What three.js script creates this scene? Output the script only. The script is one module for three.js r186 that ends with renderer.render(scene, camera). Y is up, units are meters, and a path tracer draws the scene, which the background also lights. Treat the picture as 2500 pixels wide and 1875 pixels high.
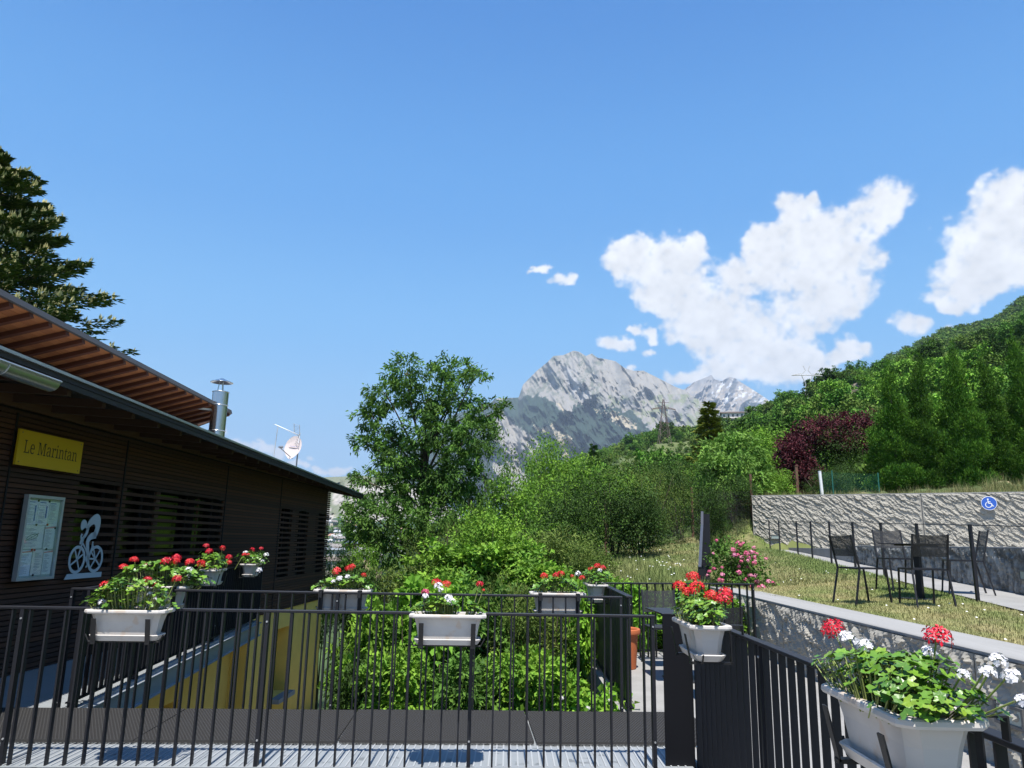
import * as THREE from 'three';
import { mergeGeometries } from 'three/addons/utils/BufferGeometryUtils.js';
import { RoundedBoxGeometry } from 'three/addons/geometries/RoundedBoxGeometry.js';

// ---------- camera, sky, sun, exposure ----------
const scene = new THREE.Scene();
const rad = (d) => d * Math.PI / 180;
const camera = new THREE.PerspectiveCamera(54.9, 4 / 3, 0.05, 40000);
camera.position.set(0, 1.4, 0);
camera.rotation.order = 'YXZ';
camera.rotation.set(rad(12.04), 0, rad(1.1));
scene.add(camera);
const renderer = new THREE.WebGLRenderer({ antialias: true });
renderer.setSize(1024, 768);
renderer.toneMapping = THREE.LinearToneMapping;
renderer.toneMappingExposure = 1.75;
renderer.shadowMap.enabled = true;
const sun = new THREE.DirectionalLight(new THREE.Color().setRGB(1, 0.955, 0.88), 5.0);
sun.position.set(1, 93 * 2, 37 * 2);
sun.target.position.set(0, 0, 0);
sun.castShadow = true;
sun.shadow.mapSize.set(4096, 4096);
Object.assign(sun.shadow.camera, { left: -60, right: 60, top: 60, bottom: -60, near: 1, far: 500 });
scene.add(sun, sun.target);
scene.fog = new THREE.FogExp2(new THREE.Color().setRGB(0.62, 0.78, 1.0), 0.00008);

// ---------- numbers ----------
function rng(seed) { let a = seed >>> 0; return () => { a = (a + 0x6D2B79F5) | 0; let t = Math.imul(a ^ (a >>> 15), 1 | a); t = (t + Math.imul(t ^ (t >>> 7), 61 | t)) ^ t; return ((t ^ (t >>> 14)) >>> 0) / 4294967296; }; }
const clamp = (x, a = 0, b = 1) => Math.min(b, Math.max(a, x));
const lerp = (a, b, t) => a + (b - a) * t;
const smooth = (a, b, x) => { const t = clamp((x - a) / (b - a)); return t * t * (3 - 2 * t); };
function hash3(x, y, z) { let h = Math.imul(x, 374761393) + Math.imul(y, 668265263) + Math.imul(z, 2147483647 ^ 0x5bd1e995); h = Math.imul(h ^ (h >>> 13), 1274126177); h ^= h >>> 16; return (h >>> 0) / 4294967296; }
function noise(x, y, z = 0) {
  const xi = Math.floor(x), yi = Math.floor(y), zi = Math.floor(z);
  let u = x - xi, v = y - yi, w = z - zi; u = u * u * (3 - 2 * u); v = v * v * (3 - 2 * v); w = w * w * (3 - 2 * w);
  const p = (k) => lerp(lerp(hash3(xi, yi, zi + k), hash3(xi + 1, yi, zi + k), u), lerp(hash3(xi, yi + 1, zi + k), hash3(xi + 1, yi + 1, zi + k), u), v);
  return w === 0 ? p(0) : lerp(p(0), p(1), w);
}
function fbm(x, y, o = 4, z = 0) { let s = 0, a = 0.5, n = 0; for (let i = 0; i < o; i++) { s += a * noise(x, y, z); n += a; x = x * 2.03 + 17.1; y = y * 2.03 + 9.7; a *= 0.5; } return s / n; }
function ridged(x, y, o = 4) { let s = 0, a = 0.5, n = 0; for (let i = 0; i < o; i++) { s += a * (1 - Math.abs(2 * noise(x, y) - 1)); n += a; x = x * 2.07 + 5.3; y = y * 2.07 + 31.7; a *= 0.5; } return s / n; }

// ---------- sky: air and clouds by direction (azimuth to the right of -z, elevation, both in degrees) ----------
const CLOUDS = [[11.43,20.78,3.41,2.51],[8.86,21.75,1.61,1.61],[13.99,21.65,1.52,1.43],[12.64,18.65,2.69,1.34],[17.44,19.53,1.79,1.52],[16.77,16.35,4.48,1.97],[14.88,16.63,2.69,1.61],[23.13,21.76,3.94,2.51],[24.59,19.63,2.87,3.05],[23.6,16.97,2.96,2.15],[19.98,22.13,1.7,1.43],[20.71,20.24,2.33,1.79],[17.88,14.4,3.59,1.61],[20.31,13.4,3.05,1.61],[21.56,12.48,2.51,1.43],[15.94,12.69,1.34,0.9],[22.07,24.4,1.43,1.4],[23.35,24.78,0.65,0.61],[28.26,23.52,1.76,1.29],[28.17,22.45,0.9,0.9],[35.67,22.75,2.33,1.61],[35.13,20.37,3.59,2.33],[34.34,17.99,3.05,1.61],[33.29,16.89,2.51,1.08],[36.04,18.12,2.69,1.97],[28.8,15.26,1.18,0.9],[3.7,20.28,1.04,0.5],[2.28,21.21,0.68,0.29],[8.05,15.38,1.29,0.61],[9.7,16.4,0.93,0.36],[10.77,15.76,0.47,0.43],[10.57,14.71,0.5,0.36],[13.34,12.43,1.79,0.9],[9.65,13.23,0.54,0.29],[31.31,14.79,0.39,0.22],[24.6,13.42,1.08,0.36],[31.78,16.12,0.63,0.5],[25.57,13.99,1.08,0.54],[-20.97,7.35,0.47,0.33],[-19.82,6.42,0.74,0.37],[-18.35,6.13,1.0,0.5],[-15.56,5.83,0.57,0.3],[-15.81,5.05,0.6,0.27],[-14.61,4.85,0.44,0.33],[-13.3,4.97,0.87,0.37],[-17.06,5.31,1.0,0.4],[-20.73,6.06,1.34,0.54]];
{ const r = rng(77); // the same fair-weather clouds go on round the rest of the sky
  for (let k = 0; k < 26; k++) { const az = 48 + r() * 258, el = 8 + r() * 18; for (let j = 0; j < 6; j++) CLOUDS.push([az + (r() - 0.5) * 7, el + (r() - 0.5) * 3.5, 1 + r() * 2.4, 0.6 + r() * 1.3]); } }
{
  const W = 4096, H = 2048, data = new Float32Array(W * H * 4), field = new Float32Array(W * H);
  for (const [az, el, rx0, ry0] of CLOUDS) {
    const rx = rx0 * 0.98 / Math.cos(rad(el)), ry = ry0 * 0.98;
    // columns: equirectangular u = atan2(z, x) / 2pi + 0.5 ; direction = (sin az, ., -cos az)
    const j0 = Math.max(0, Math.floor(((el - 2.4 * ry) / 180 + 0.5) * H)), j1 = Math.min(H - 1, Math.ceil(((el + 2.4 * ry) / 180 + 0.5) * H));
    const n = Math.ceil(2.4 * rx / 360 * W), u0 = Math.round(((az - 90) / 360 + 0.5) * W);
    for (let j = j0; j <= j1; j++) for (let i = -n; i <= n; i++) {
      const dy = ((j + 0.5) / H - 0.5) * 180 - el, dx = i / W * 360, q = (dx / rx) ** 2 + (dy / ry) ** 2;
      if (q > 5) continue; const c = ((u0 + i) % W + W) % W; const f = q < 1.9 ? Math.pow(1 - q / 1.9, 0.8) : 0;
      field[j * W + c] = 1 - (1 - field[j * W + c]) * (1 - Math.min(0.97, f));
    }
  }
  const stops = [[-90, 0.16, 0.2, 0.2], [0, 0.44, 0.72, 0.98], [3, 0.38, 0.69, 0.98], [8, 0.26, 0.60, 0.97], [15, 0.165, 0.495, 0.935], [25, 0.092, 0.358, 0.82], [40, 0.046, 0.235, 0.66], [65, 0.03, 0.165, 0.52], [90, 0.026, 0.14, 0.46]];
  const at = (x, y) => { const i = Math.floor(x / 360 * W), j = Math.floor((y / 180 + 0.5) * H); return field[clamp(j, 0, H - 1) * W + ((i % W) + W) % W]; };
  for (let j = 0; j < H; j++) {
    const el = ((j + 0.5) / H - 0.5) * 180; let k = 1; while (k < stops.length - 1 && stops[k][0] < el) k++;
    const a = stops[k - 1], b = stops[k], t = smooth(0, 1, (el - a[0]) / (b[0] - a[0])) * 0.5 + 0.5 * clamp((el - a[0]) / (b[0] - a[0]));
    const base = [1, 2, 3].map((c) => lerp(a[c], b[c], t) * 0.624);
    for (let i = 0; i < W; i++) {
      const o = (j * W + i) * 4, x = i / W * 360; let [R, G, B] = base;
      if (el > 2 && el < 33 && Math.max(field[j * W + i], at(x + 1.6, el), at(x - 1.6, el), at(x, el + 1.3), at(x, el - 1.3)) > 0.02) {
        const w1 = fbm(x * 0.55, el * 0.6, 5), w2 = fbm(x * 0.55 + 50, el * 0.6 + 20, 5), n = fbm(x * 1.9 + 9, el * 2.2, 5);
        const px = x + (w1 - 0.5) * 2.3, py = el + (w2 - 0.5) * 1.9, f = at(px, py), d = f + (n - 0.5) * 0.6;
        // cloud matter: how dense it is here
        const al = smooth(0.44, 0.92, d), mid = fbm(x * 0.9 + 31, el * 1.1 + 7, 3);
        const lum = lerp(0.49, 0.70, clamp(0.66 + (n - 0.5) * 0.35 - smooth(0.7, 1, f) * 0.1 + (mid - 0.5) * 1.1));
        R = lerp(R, lum * 0.985, al); G = lerp(G, lum * 0.995, al); B = lerp(B, lum * 1.015, al);
      }
      data[o] = R; data[o + 1] = G; data[o + 2] = B; data[o + 3] = 1;
    }
  }
  const sky = new THREE.DataTexture(data, W, H, THREE.RGBAFormat, THREE.FloatType);
  sky.mapping = THREE.EquirectangularReflectionMapping; sky.magFilter = THREE.LinearFilter; sky.minFilter = THREE.LinearFilter; sky.needsUpdate = true;
  scene.background = sky; scene.environment = sky;
}

// ---------- building helpers ----------
const V = (x, y, z) => new THREE.Vector3(x, y, z);
const taken = {};
function numbered(n) { const k = taken[n] = (taken[n] ?? -1) + 1; return k ? `${n}_${String(k).padStart(3, '0')}` : n; }
function put(o, cast = true) { o.traverse?.((m) => { if (m.isMesh) { m.castShadow = cast; m.receiveShadow = true; } }); return o; }
function part(parent, name, geo, mat, label) { const m = new THREE.Mesh(geo, mat); m.name = name; m.castShadow = m.receiveShadow = true; if (label) m.userData.label = label; parent.add(m); return m; }
function thing(name, label, category, x = 0, y = 0, z = 0, turn = 0, group) {
  const g = new THREE.Group(); g.name = numbered(name); g.position.set(x, y, z); g.rotation.y = turn;
  g.userData = { label, category }; if (group) g.userData.group = group; scene.add(g); return g;
}
function solo(name, label, category, geo, m, x = 0, y = 0, z = 0, turn = 0, group) { const o = new THREE.Mesh(geo, m); o.name = numbered(name); o.position.set(x, y, z); o.rotation.y = turn; o.userData = { label, category }; if (group) o.userData.group = group; o.castShadow = o.receiveShadow = true; scene.add(o); return o; }
function struct(name, geo, mat) { const m = new THREE.Mesh(geo, mat); m.name = numbered(name); m.userData = { kind: 'structure' }; m.castShadow = m.receiveShadow = true; scene.add(m); return m; }
function copyOf(src, x, y, z, turn, scale, label, group) {
  const r = src.clone(); r.name = numbered(src.name.replace(/_\d{3}$/, '')); r.position.set(x, y, z); r.rotation.y = turn;
  if (scale) { if (scale.isVector3) r.scale.copy(scale); else r.scale.setScalar(scale); }
  r.userData = { ...src.userData }; if (label) r.userData.label = label; if (group) r.userData.group = group; scene.add(r); return r;
}
const box = (w, h, d, x = 0, y = 0, z = 0) => new THREE.BoxGeometry(w, h, d).translate(x, y, z);
const rbox = (w, h, d, r, x = 0, y = 0, z = 0) => new RoundedBoxGeometry(w, h, d, 2, r).translate(x, y, z);
function bar(a, b, r, seg = 6, r2 = r) { const d = b.clone().sub(a), L = d.length(); const g = new THREE.CylinderGeometry(r2, r, L, seg); g.translate(0, L / 2, 0); g.applyQuaternion(new THREE.Quaternion().setFromUnitVectors(V(0, 1, 0), d.normalize())); return g.translate(a.x, a.y, a.z); }
function beam(a, b, w, h) { const d = b.clone().sub(a), L = d.length(); const g = new THREE.BoxGeometry(w, h, L); g.applyMatrix4(new THREE.Matrix4().lookAt(b, a, V(0, 1, 0))); const c = a.clone().add(b).multiplyScalar(0.5); return g.translate(c.x, c.y, c.z); }
const merge = (list) => mergeGeometries(list.map((g) => { const h = g.index ? g.toNonIndexed() : g; for (const k of Object.keys(h.attributes)) if (!['position', 'normal', 'uv'].includes(k)) h.deleteAttribute(k); return h; }));
const rgb = (r, g, b) => new THREE.Color().setRGB(r, g, b);
const mat = (r, g, b, rough = 0.8, extra = {}) => new THREE.MeshStandardMaterial({ color: rgb(r, g, b), roughness: rough, ...extra });
// a grid sheet u, v -> position (and colour)
function sheet(nu, nv, at, color, uv) {
  const p = new Float32Array((nu + 1) * (nv + 1) * 3), c = color && new Float32Array(p.length), t = new Float32Array((nu + 1) * (nv + 1) * 2), idx = [];
  for (let j = 0; j <= nv; j++) for (let i = 0; i <= nu; i++) {
    const k = j * (nu + 1) + i, q = at(i / nu, j / nv); p[3 * k] = q[0]; p[3 * k + 1] = q[1]; p[3 * k + 2] = q[2];
    if (c) { const w = color(i / nu, j / nv, q); c[3 * k] = w[0]; c[3 * k + 1] = w[1]; c[3 * k + 2] = w[2]; }
    const s = uv ? uv(i / nu, j / nv, q) : [q[0], q[2]]; t[2 * k] = s[0]; t[2 * k + 1] = s[1];
    if (i < nu && j < nv) idx.push(k, k + 1, k + nu + 2, k, k + nu + 2, k + nu + 1);
  }
  const g = new THREE.BufferGeometry(); g.setAttribute('position', new THREE.BufferAttribute(p, 3)); g.setAttribute('uv', new THREE.BufferAttribute(t, 2)); if (c) g.setAttribute('color', new THREE.BufferAttribute(c, 3));
  g.setIndex(idx); g.computeVertexNormals(); return g;
}
// tileable texture from a function of (u, v) in 0..1; pn() is periodic noise
const pn = (u, v, f, s = 0) => { const x = u * f, y = v * f, xi = Math.floor(x), yi = Math.floor(y); let a = x - xi, b = y - yi; a = a * a * (3 - 2 * a); b = b * b * (3 - 2 * b); const m = (k) => ((k % f) + f) % f; return lerp(lerp(hash3(m(xi), m(yi), s), hash3(m(xi + 1), m(yi), s), a), lerp(hash3(m(xi), m(yi + 1), s), hash3(m(xi + 1), m(yi + 1), s), a), b); };
const pf = (u, v, f, o, s = 0) => { let q = 0, a = 0.5, n = 0; for (let i = 0; i < o; i++) { q += a * pn(u, v, f, s + i); n += a; f *= 2; a *= 0.55; } return q / n; };
function texture(size, fn, metres, srgb = false) {
  const d = new Uint8Array(size * size * 4);
  for (let j = 0; j < size; j++) for (let i = 0; i < size; i++) { const c = fn(i / size, j / size), o = (j * size + i) * 4; const q = typeof c === 'number' ? [c, c, c] : c; for (let k = 0; k < 3; k++) d[o + k] = clamp(srgb ? Math.pow(clamp(q[k]), 1 / 2.2) : q[k]) * 255; d[o + 3] = 255; }
  const t = new THREE.DataTexture(d, size, size); t.wrapS = t.wrapT = THREE.RepeatWrapping; t.magFilter = THREE.LinearFilter; t.minFilter = THREE.LinearMipmapLinearFilter; t.generateMipmaps = true; t.repeat.set(1 / metres, 1 / metres); if (srgb) t.colorSpace = THREE.SRGBColorSpace; t.needsUpdate = true; return t;
}

// ---------- terrain ----------
const TD = [2, 8, 13, 20, 30, 50, 90, 150, 230, 350, 600, 1200, 2600, 6000, 14000];
const TA = [ // azimuth, then the height at each distance
  [-180, -3, -3, -3, -3, -3, -3, -4, -5, -6, -8, -10, -20, -30, -40, -60],
  [-60, -3, -3, -3.2, -3.5, -4, -6, -9, -14, -20, -26, -35, -45, -50, -60, -80],
  [-14, -3, -3, -3.2, -3.6, -4.4, -6.5, -10, -14, -19, -25, -33, -42, -50, -60, -80],
  [-7, -3, -2.8, -2.9, -3.2, -3.8, -5.5, -8, -12, -16, -22, -30, -40, -48, -60, -80],
  [-3, -3, -2.5, -2.3, -2.3, -2.6, -3.4, -5, -7, -10, -14, -18, -30, -48, -60, -80],
  [0, -3, -2.2, -1.7, -1.4, -1.2, -1, -1, -1, -1, 0, 22, 0, -45, -60, -80],
  [1.8, -3, -2, -1.3, -0.9, -0.6, 0, 0.6, 1.5, 3, 9, 48, 20, -45, -60, -80],
  [4.9, -3, -1.7, -0.7, 0, 0.5, 1.3, 2.4, 5.8, 11.9, 26.8, 64.7, 35, -40, -60, -80],
  [8, -3, -1.4, 0, 0.9, 1.4, 1.9, 4.1, 10.4, 23.8, 40.3, 70.9, 40, -20, -60, -80],
  [11, -3, -1.2, 0.45, 0.98, 1.5, 2.4, 5.6, 12.9, 26.3, 47.6, 80.7, 70, 0, -60, -80],
  [14, -3, -1, 0.6, 1, 1.7, 3, 6.9, 14.5, 28.7, 49.6, 85.2, 90, 20, -60, -80],
  [17, -3, -1, 0.55, 1, 2.1, 3.5, 8, 16.4, 31, 52.1, 90.3, 110, 60, -60, -80],
  [19.8, -3, -1, 0.5, 0.9, 2.5, 4.2, 9.9, 19.8, 38, 58, 91.5, 130, 80, -60, -80],
  [22.5, -3, -1, 0.5, 0.9, 2.9, 4.7, 11.6, 24.3, 44.2, 63.7, 100.7, 170, 100, -60, -80],
  [25.2, -3, -1, 0.5, 0.9, 3, 5, 12.9, 25.8, 45.2, 66.8, 113, 215, 120, -60, -80],
  [27.7, -3, -1, 0.5, 0.9, 3.1, 5.2, 13.6, 28.3, 47.9, 71.7, 127.7, 257, 140, -60, -80],
  [31.3, -3, -1, 0.5, 0.9, 3.2, 5.5, 14.6, 30.8, 51.4, 77.2, 141.5, 284, 160, -60, -80],
  [34.6, -3, -1, 0.5, 0.9, 3.3, 5.8, 15.5, 32.5, 53.5, 81.1, 149.4, 306, 200, -60, -80],
  [42.4, -3, -1, 0.5, 0.9, 3.4, 6.1, 16.9, 34.8, 60.4, 95.3, 176, 360, 240, -60, -80],
  [80, -3, -1, 0.3, 0.6, 2.4, 5, 14, 30, 50, 85, 150, 300, 200, -60, -80],
  [180, -3, -3, -3, -3, -3, -3, -4, -5, -6, -8, -10, -20, -30, -40, -60]];
// the pale wall stands on a step in the ground: two more rings just before and behind it
TA.forEach((c) => { const a = c[4], b = c[5], on = c[0] > 16.9 && c[0] < 60; if (on) c[4] = 0.5; c.splice(5, 0, on ? 0.6 : lerp(a, b, 0.675), on ? 2.75 : lerp(a, b, 0.875)); }); TD.splice(4, 0, 26.2, 28.2);
function height(x, z) {
  const D = Math.max(2, Math.hypot(x, z)), az = Math.atan2(x, -z) * 180 / Math.PI;
  let a = 1; while (a < TA.length - 1 && TA[a][0] < az) a++;
  const s = clamp((az - TA[a - 1][0]) / (TA[a][0] - TA[a - 1][0])), l = Math.log(D);
  let k = 1; while (k < TD.length - 1 && TD[k] < D) k++;
  const t = clamp((l - Math.log(TD[k - 1])) / (Math.log(TD[k]) - Math.log(TD[k - 1]))), m = t;
  const h = lerp(lerp(TA[a - 1][k], TA[a][k], s), lerp(TA[a - 1][k + 1], TA[a][k + 1], s), m);
  const rough = D < 25 ? 0.05 : Math.min(D * 0.012, 9);
  const f = 1 / Math.max(3, D * 0.09);
  return h + (noise(x * 0.35 + 3, z * 0.35) - 0.5) * Math.min(0.25, D * 0.01) + (D > 25 ? (fbm(az * 0.9 + 40, l * 9, 3) - 0.5) * 2 * rough : 0);
}
const grassTex = texture(512, (u, v) => { const a = pf(u, v, 8, 6), b = pf(u, v, 64, 3, 9); return 0.55 + 0.45 * (0.55 * a + 0.45 * b); }, 3);
{
  // sheet in rings: fine near, coarse far
  const azs = []; for (let a = -180; a < -40; a += 5) azs.push(a); for (let a = -40; a < 46; a += 0.35) azs.push(a); for (let a = 46; a <= 180; a += 5) azs.push(a); azs[azs.length - 1] = 180;
  const nv = 170, D = (v) => 2 * Math.pow(7000, v);
  const g = sheet(azs.length - 1, nv, (u, v) => { const az = rad(azs[Math.round(u * (azs.length - 1))]), d = D(v), x = Math.sin(az) * d, z = -Math.cos(az) * d; return [x, height(x, z), z]; },
    (u, v, [x, y, z]) => {
      const d = Math.hypot(x, z), az = Math.atan2(x, -z) * 180 / Math.PI, n = fbm(x * 0.4, z * 0.4, 3), m = fbm(az * 0.6 + 9, Math.log(d) * 7, 3), fine = noise(x * 3.1, z * 3.1);
      let c = [0.07, 0.12, 0.026];
      const straw = [0.20, 0.215, 0.07], dark = [0.04, 0.07, 0.02];
      const meadow = smooth(3, 8, az) * smooth(11, 14, d) * (1 - smooth(26, 34, d)) + 0.9 * smooth(7.6, 9, az) * (1 - smooth(15.2, 16.6, az)) * smooth(150, 175, d) * (1 - smooth(310, 350, d));
      const far = fbm(az * 5 + 3, Math.log(d) * 60, 4), k = clamp(meadow * (0.35 + 0.9 * n) + 0.25 * (m - 0.5)) * (d > 60 ? clamp(0.2 + 1.5 * far) : 1); c = c.map((q, i) => lerp(q, straw[i] * (0.8 + 0.4 * fine), k * 0.75));
      const w = smooth(0.45, 0.7, m) * (1 - meadow); return c.map((q, i) => lerp(q, dark[i], w * 0.7) * (0.8 + 0.4 * n));
    });
  const gm = new THREE.MeshStandardMaterial({ vertexColors: true, roughness: 1, map: grassTex });
  struct('ground', g, gm);
}

// ---------- far mountains: own sheets, u along the range, v from foot to crest ----------
function range(name, ridge, D0, D1, el0, relief, paint, nu, nv, rows) {
  const a0 = ridge[0][0], a1 = ridge[ridge.length - 1][0];
  const crest = (az) => { let k = 1; while (k < ridge.length - 1 && ridge[k][0] < az) k++; return lerp(ridge[k - 1][1], ridge[k][1], clamp((az - ridge[k - 1][0]) / (ridge[k][0] - ridge[k - 1][0]))); };
  const place = (u, v) => {
    const az = lerp(a0, a1, u), c = crest(az), w = Math.min(v / 0.94, 1), el = lerp(el0, c, w), over = v > 0.94 ? (v - 0.94) / 0.06 : 0;
    let d = lerp(D0, D1, Math.pow(w, 1.25)) + relief(az, el, w) * (0.25 + 0.75 * Math.sin(Math.PI * Math.min(w * 1.02, 1) * 0.9));
    d += over * (D1 - D0) * 0.5;
    let y = 1.4 + Math.tan(rad(el)) * d * (1 - over * 0.45) + (rows ? rows(az, el, w) : 0);
    return [Math.sin(rad(az)) * d, y, -Math.cos(rad(az)) * d];
  };
  const g = sheet(nu, nv, place, (u, v) => { const az = lerp(a0, a1, u), c = crest(az), w = Math.min(v / 0.94, 1); return paint(az, lerp(el0, c, w), w); });
  struct(name, g, new THREE.MeshStandardMaterial({ vertexColors: true, roughness: 1 }));
  return (az, el) => place((az - a0) / (a1 - a0), 0.94 * (el - el0) / (crest(az) - el0)); // the surface point seen at (az, el)
}
const inPoly = (p, x, y) => { let r = false; for (let i = 0, j = p.length - 1; i < p.length; j = i++) if ((p[i][1] > y) !== (p[j][1] > y) && x < (p[j][0] - p[i][0]) * (y - p[i][1]) / (p[j][1] - p[i][1]) + p[i][0]) r = !r; return r; };
const polyline = (p, x) => { let k = 1; while (k < p.length - 1 && p[k][0] < x) k++; return lerp(p[k - 1][1], p[k][1], clamp((x - p[k - 1][0]) / (p[k][0] - p[k - 1][0]))); };
const RIDGE = [[-15, 1.5], [-10.5, 4.4], [-8, 7], [-4.77, 9.5], [-1.74, 10.5], [-1.3, 10.92], [0.54, 11.02], [0.88, 12.04], [1.96, 13.13], [2.87, 13.87], [3.26, 14.28], [4.04, 14.35], [4.88, 14.7], [5.34, 14.6], [5.82, 14.28], [6.31, 14.47], [6.73, 14.15], [7.44, 14.02], [8.17, 13.85], [8.9, 13.3], [9.6, 13.1], [10.33, 13.09], [11.38, 12.54], [12.76, 11.79], [13.47, 11.5], [14.86, 10.47], [17.18, 8.73], [21, 6]];
const FOREST = [[-12, 8], [-1.81, 10.6], [-0.3, 10.95], [0.46, 10.95], [2.35, 11.22], [3.34, 10.56], [3.95, 10.11], [4.4, 9.5], [4.6, 9.5], [4.85, 10.49], [5.75, 10.57], [6.28, 10.42], [7.25, 10.42], [9.25, 9.96], [10.55, 8.92], [11.34, 8.0], [13, 6]];
const SCREE = [[[1.55, 9.05], [2.08, 8.46], [3.13, 8.25], [3.66, 7.81], [3.97, 6.2], [5.0, 6.0], [4.93, 6.86], [4.56, 8.04], [3.96, 8.33], [2.98, 9.06], [2.5, 8.6]], [[6.43, 10.27], [7.99, 9.97], [8.88, 9.52], [9.82, 8.86], [9.08, 8.57], [7.62, 9.45]]];
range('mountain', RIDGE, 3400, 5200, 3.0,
  (az, el) => { const s = el - 0.55 * az; // gullies run down and to the right
    return (ridged(az * 0.62 + el * 0.42 + 3, s * 0.25, 4) - 0.5) * -640 + (ridged(az * 1.5 + el * 0.6, s * 0.3, 3) - 0.5) * -170 + (fbm(az * 0.5, el * 0.5, 3) - 0.5) * 700 + (ridged(az * 4 + el * 1.6, s * 0.9, 3) - 0.5) * -60 + (ridged(az * 11 + el * 4.5, s * 2.4, 3) - 0.5) * -22; },
  (az, el) => {
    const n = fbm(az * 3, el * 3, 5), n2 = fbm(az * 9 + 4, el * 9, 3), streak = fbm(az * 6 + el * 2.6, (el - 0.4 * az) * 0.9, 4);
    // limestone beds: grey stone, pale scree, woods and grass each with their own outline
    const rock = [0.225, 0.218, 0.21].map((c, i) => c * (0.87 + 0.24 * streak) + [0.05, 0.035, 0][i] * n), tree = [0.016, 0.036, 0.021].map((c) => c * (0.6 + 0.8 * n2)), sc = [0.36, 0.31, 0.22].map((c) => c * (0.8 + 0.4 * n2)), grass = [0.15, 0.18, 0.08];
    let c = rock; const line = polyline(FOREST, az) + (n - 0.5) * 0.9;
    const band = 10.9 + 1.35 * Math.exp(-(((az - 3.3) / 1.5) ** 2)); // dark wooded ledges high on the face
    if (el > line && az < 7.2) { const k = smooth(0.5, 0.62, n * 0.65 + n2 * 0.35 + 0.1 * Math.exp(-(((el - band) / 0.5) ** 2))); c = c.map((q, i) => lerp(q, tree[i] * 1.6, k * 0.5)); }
    if (az > 7.6 && el < 11.2 && el > line) c = c.map((q, i) => lerp(q, grass[i], smooth(0.45, 0.65, n) * 0.7));
    const cliff = el < polyline([[-3, 12], [-0.73, 9.9], [-0.27, 9.31], [0.65, 8.66], [2.02, 7.72], [2.93, 6.25], [4, 4]], az) + (n2 - 0.5) * 0.5 && az > -1.4;
    if (el < line && !cliff) c = tree;
    for (const p of SCREE) { const q = inPoly(p, az + (n - 0.5) * 1.0, el + (n2 - 0.5) * 0.8); if (q && n2 + (n - 0.5) > 0.33) c = sc; }
    if (inPoly([[3.7, 13.5], [4.3, 13.4], [5.6, 12.0], [6.9, 10.9], [5.7, 10.5], [4.7, 11.3]], az + (n - 0.5) * 0.5, el + (n2 - 0.5) * 0.4)) c = [0.27, 0.265, 0.255].map((q) => q * (0.9 + 0.2 * n2));
    if (Math.abs(az - 4.5 + (el - 9.6) * 0.9) < 0.12 + (n - 0.5) * 0.3 && el < 10.6 && el > 9.4) c = sc;
    if (el < 6.9 && az > 4.6) c = tree;
    return c;
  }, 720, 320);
range('mountain', [[9, 9.2], [11.18, 10.6], [12.44, 11.3], [13.47, 11.61], [14.16, 12.12], [15.21, 12.48], [15.45, 12.62], [15.68, 12.25], [16.22, 12.1], [16.5, 12.28], [16.74, 12.4], [17.18, 12.28], [17.56, 11.99], [18.84, 11.08], [19.58, 10.5], [21.52, 9.47], [25, 8]], 6200, 8600, 5,
  (az, el) => (ridged(az * 0.9 - el * 0.4, el * 0.5, 5) - 0.5) * -1300 + (fbm(az * 2, el * 2, 3) - 0.5) * 300,
  (az, el) => { const n = fbm(az * 3 + 7, el * 3, 5), n2 = fbm(az * 8, el * 8, 3), s = fbm((az + el) * 2.2, (el - az) * 5, 3); const rock = [0.24, 0.225, 0.21].map((c) => c * (0.8 + 0.4 * n)), tan = [0.38, 0.32, 0.24]; let c = rock.map((q, i) => lerp(q, tan[i], smooth(0.45, 0.6, n2) * smooth(12.4, 11, el) * 0.8)); if (s > 0.65 && el > 10.2 && az > 15.4 && el < 12.2) c = [0.52, 0.53, 0.55]; if (el < 9.8) c = c.map((q, i) => lerp(q, [0.1, 0.15, 0.07][i], smooth(0.4, 0.6, n))); return c; }, 240, 130);
// the rocky hill across the valley, behind the timber building
const onHill = range('rocky_hill', [[-34, 3.4], [-26, 4.4], [-16.7, 4.49], [-14.4, 4.44], [-12.9, 4.55], [-11.4, 4.7], [-9, 4.6], [-7.7, 4.2], [-6, 3.4], [-3, 1.5]], 620, 1900, -3.2,
  (az, el) => (ridged(az * 0.9 + el, el * 0.8, 4) - 0.5) * -160 + (fbm(az * 2.5, el * 3, 3) - 0.5) * 120,
  (az, el) => { const n = fbm(az * 2.2, el * 2.2, 5), n2 = fbm(az * 9, el * 9, 3); let c = [0.36, 0.335, 0.30].map((q) => q * (0.65 + 0.6 * n2)); const g = [0.10, 0.125, 0.055]; const k = Math.max(smooth(0.5, 0.6, n), smooth(3.7, 4.2, el)); c = c.map((q, i) => lerp(q, g[i], k * 0.8)); if (el < 1.1 + n * 0.8) c = [0.035, 0.075, 0.03].map((q) => q * (0.7 + 0.7 * n2)); return c; }, 220, 80);

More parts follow.
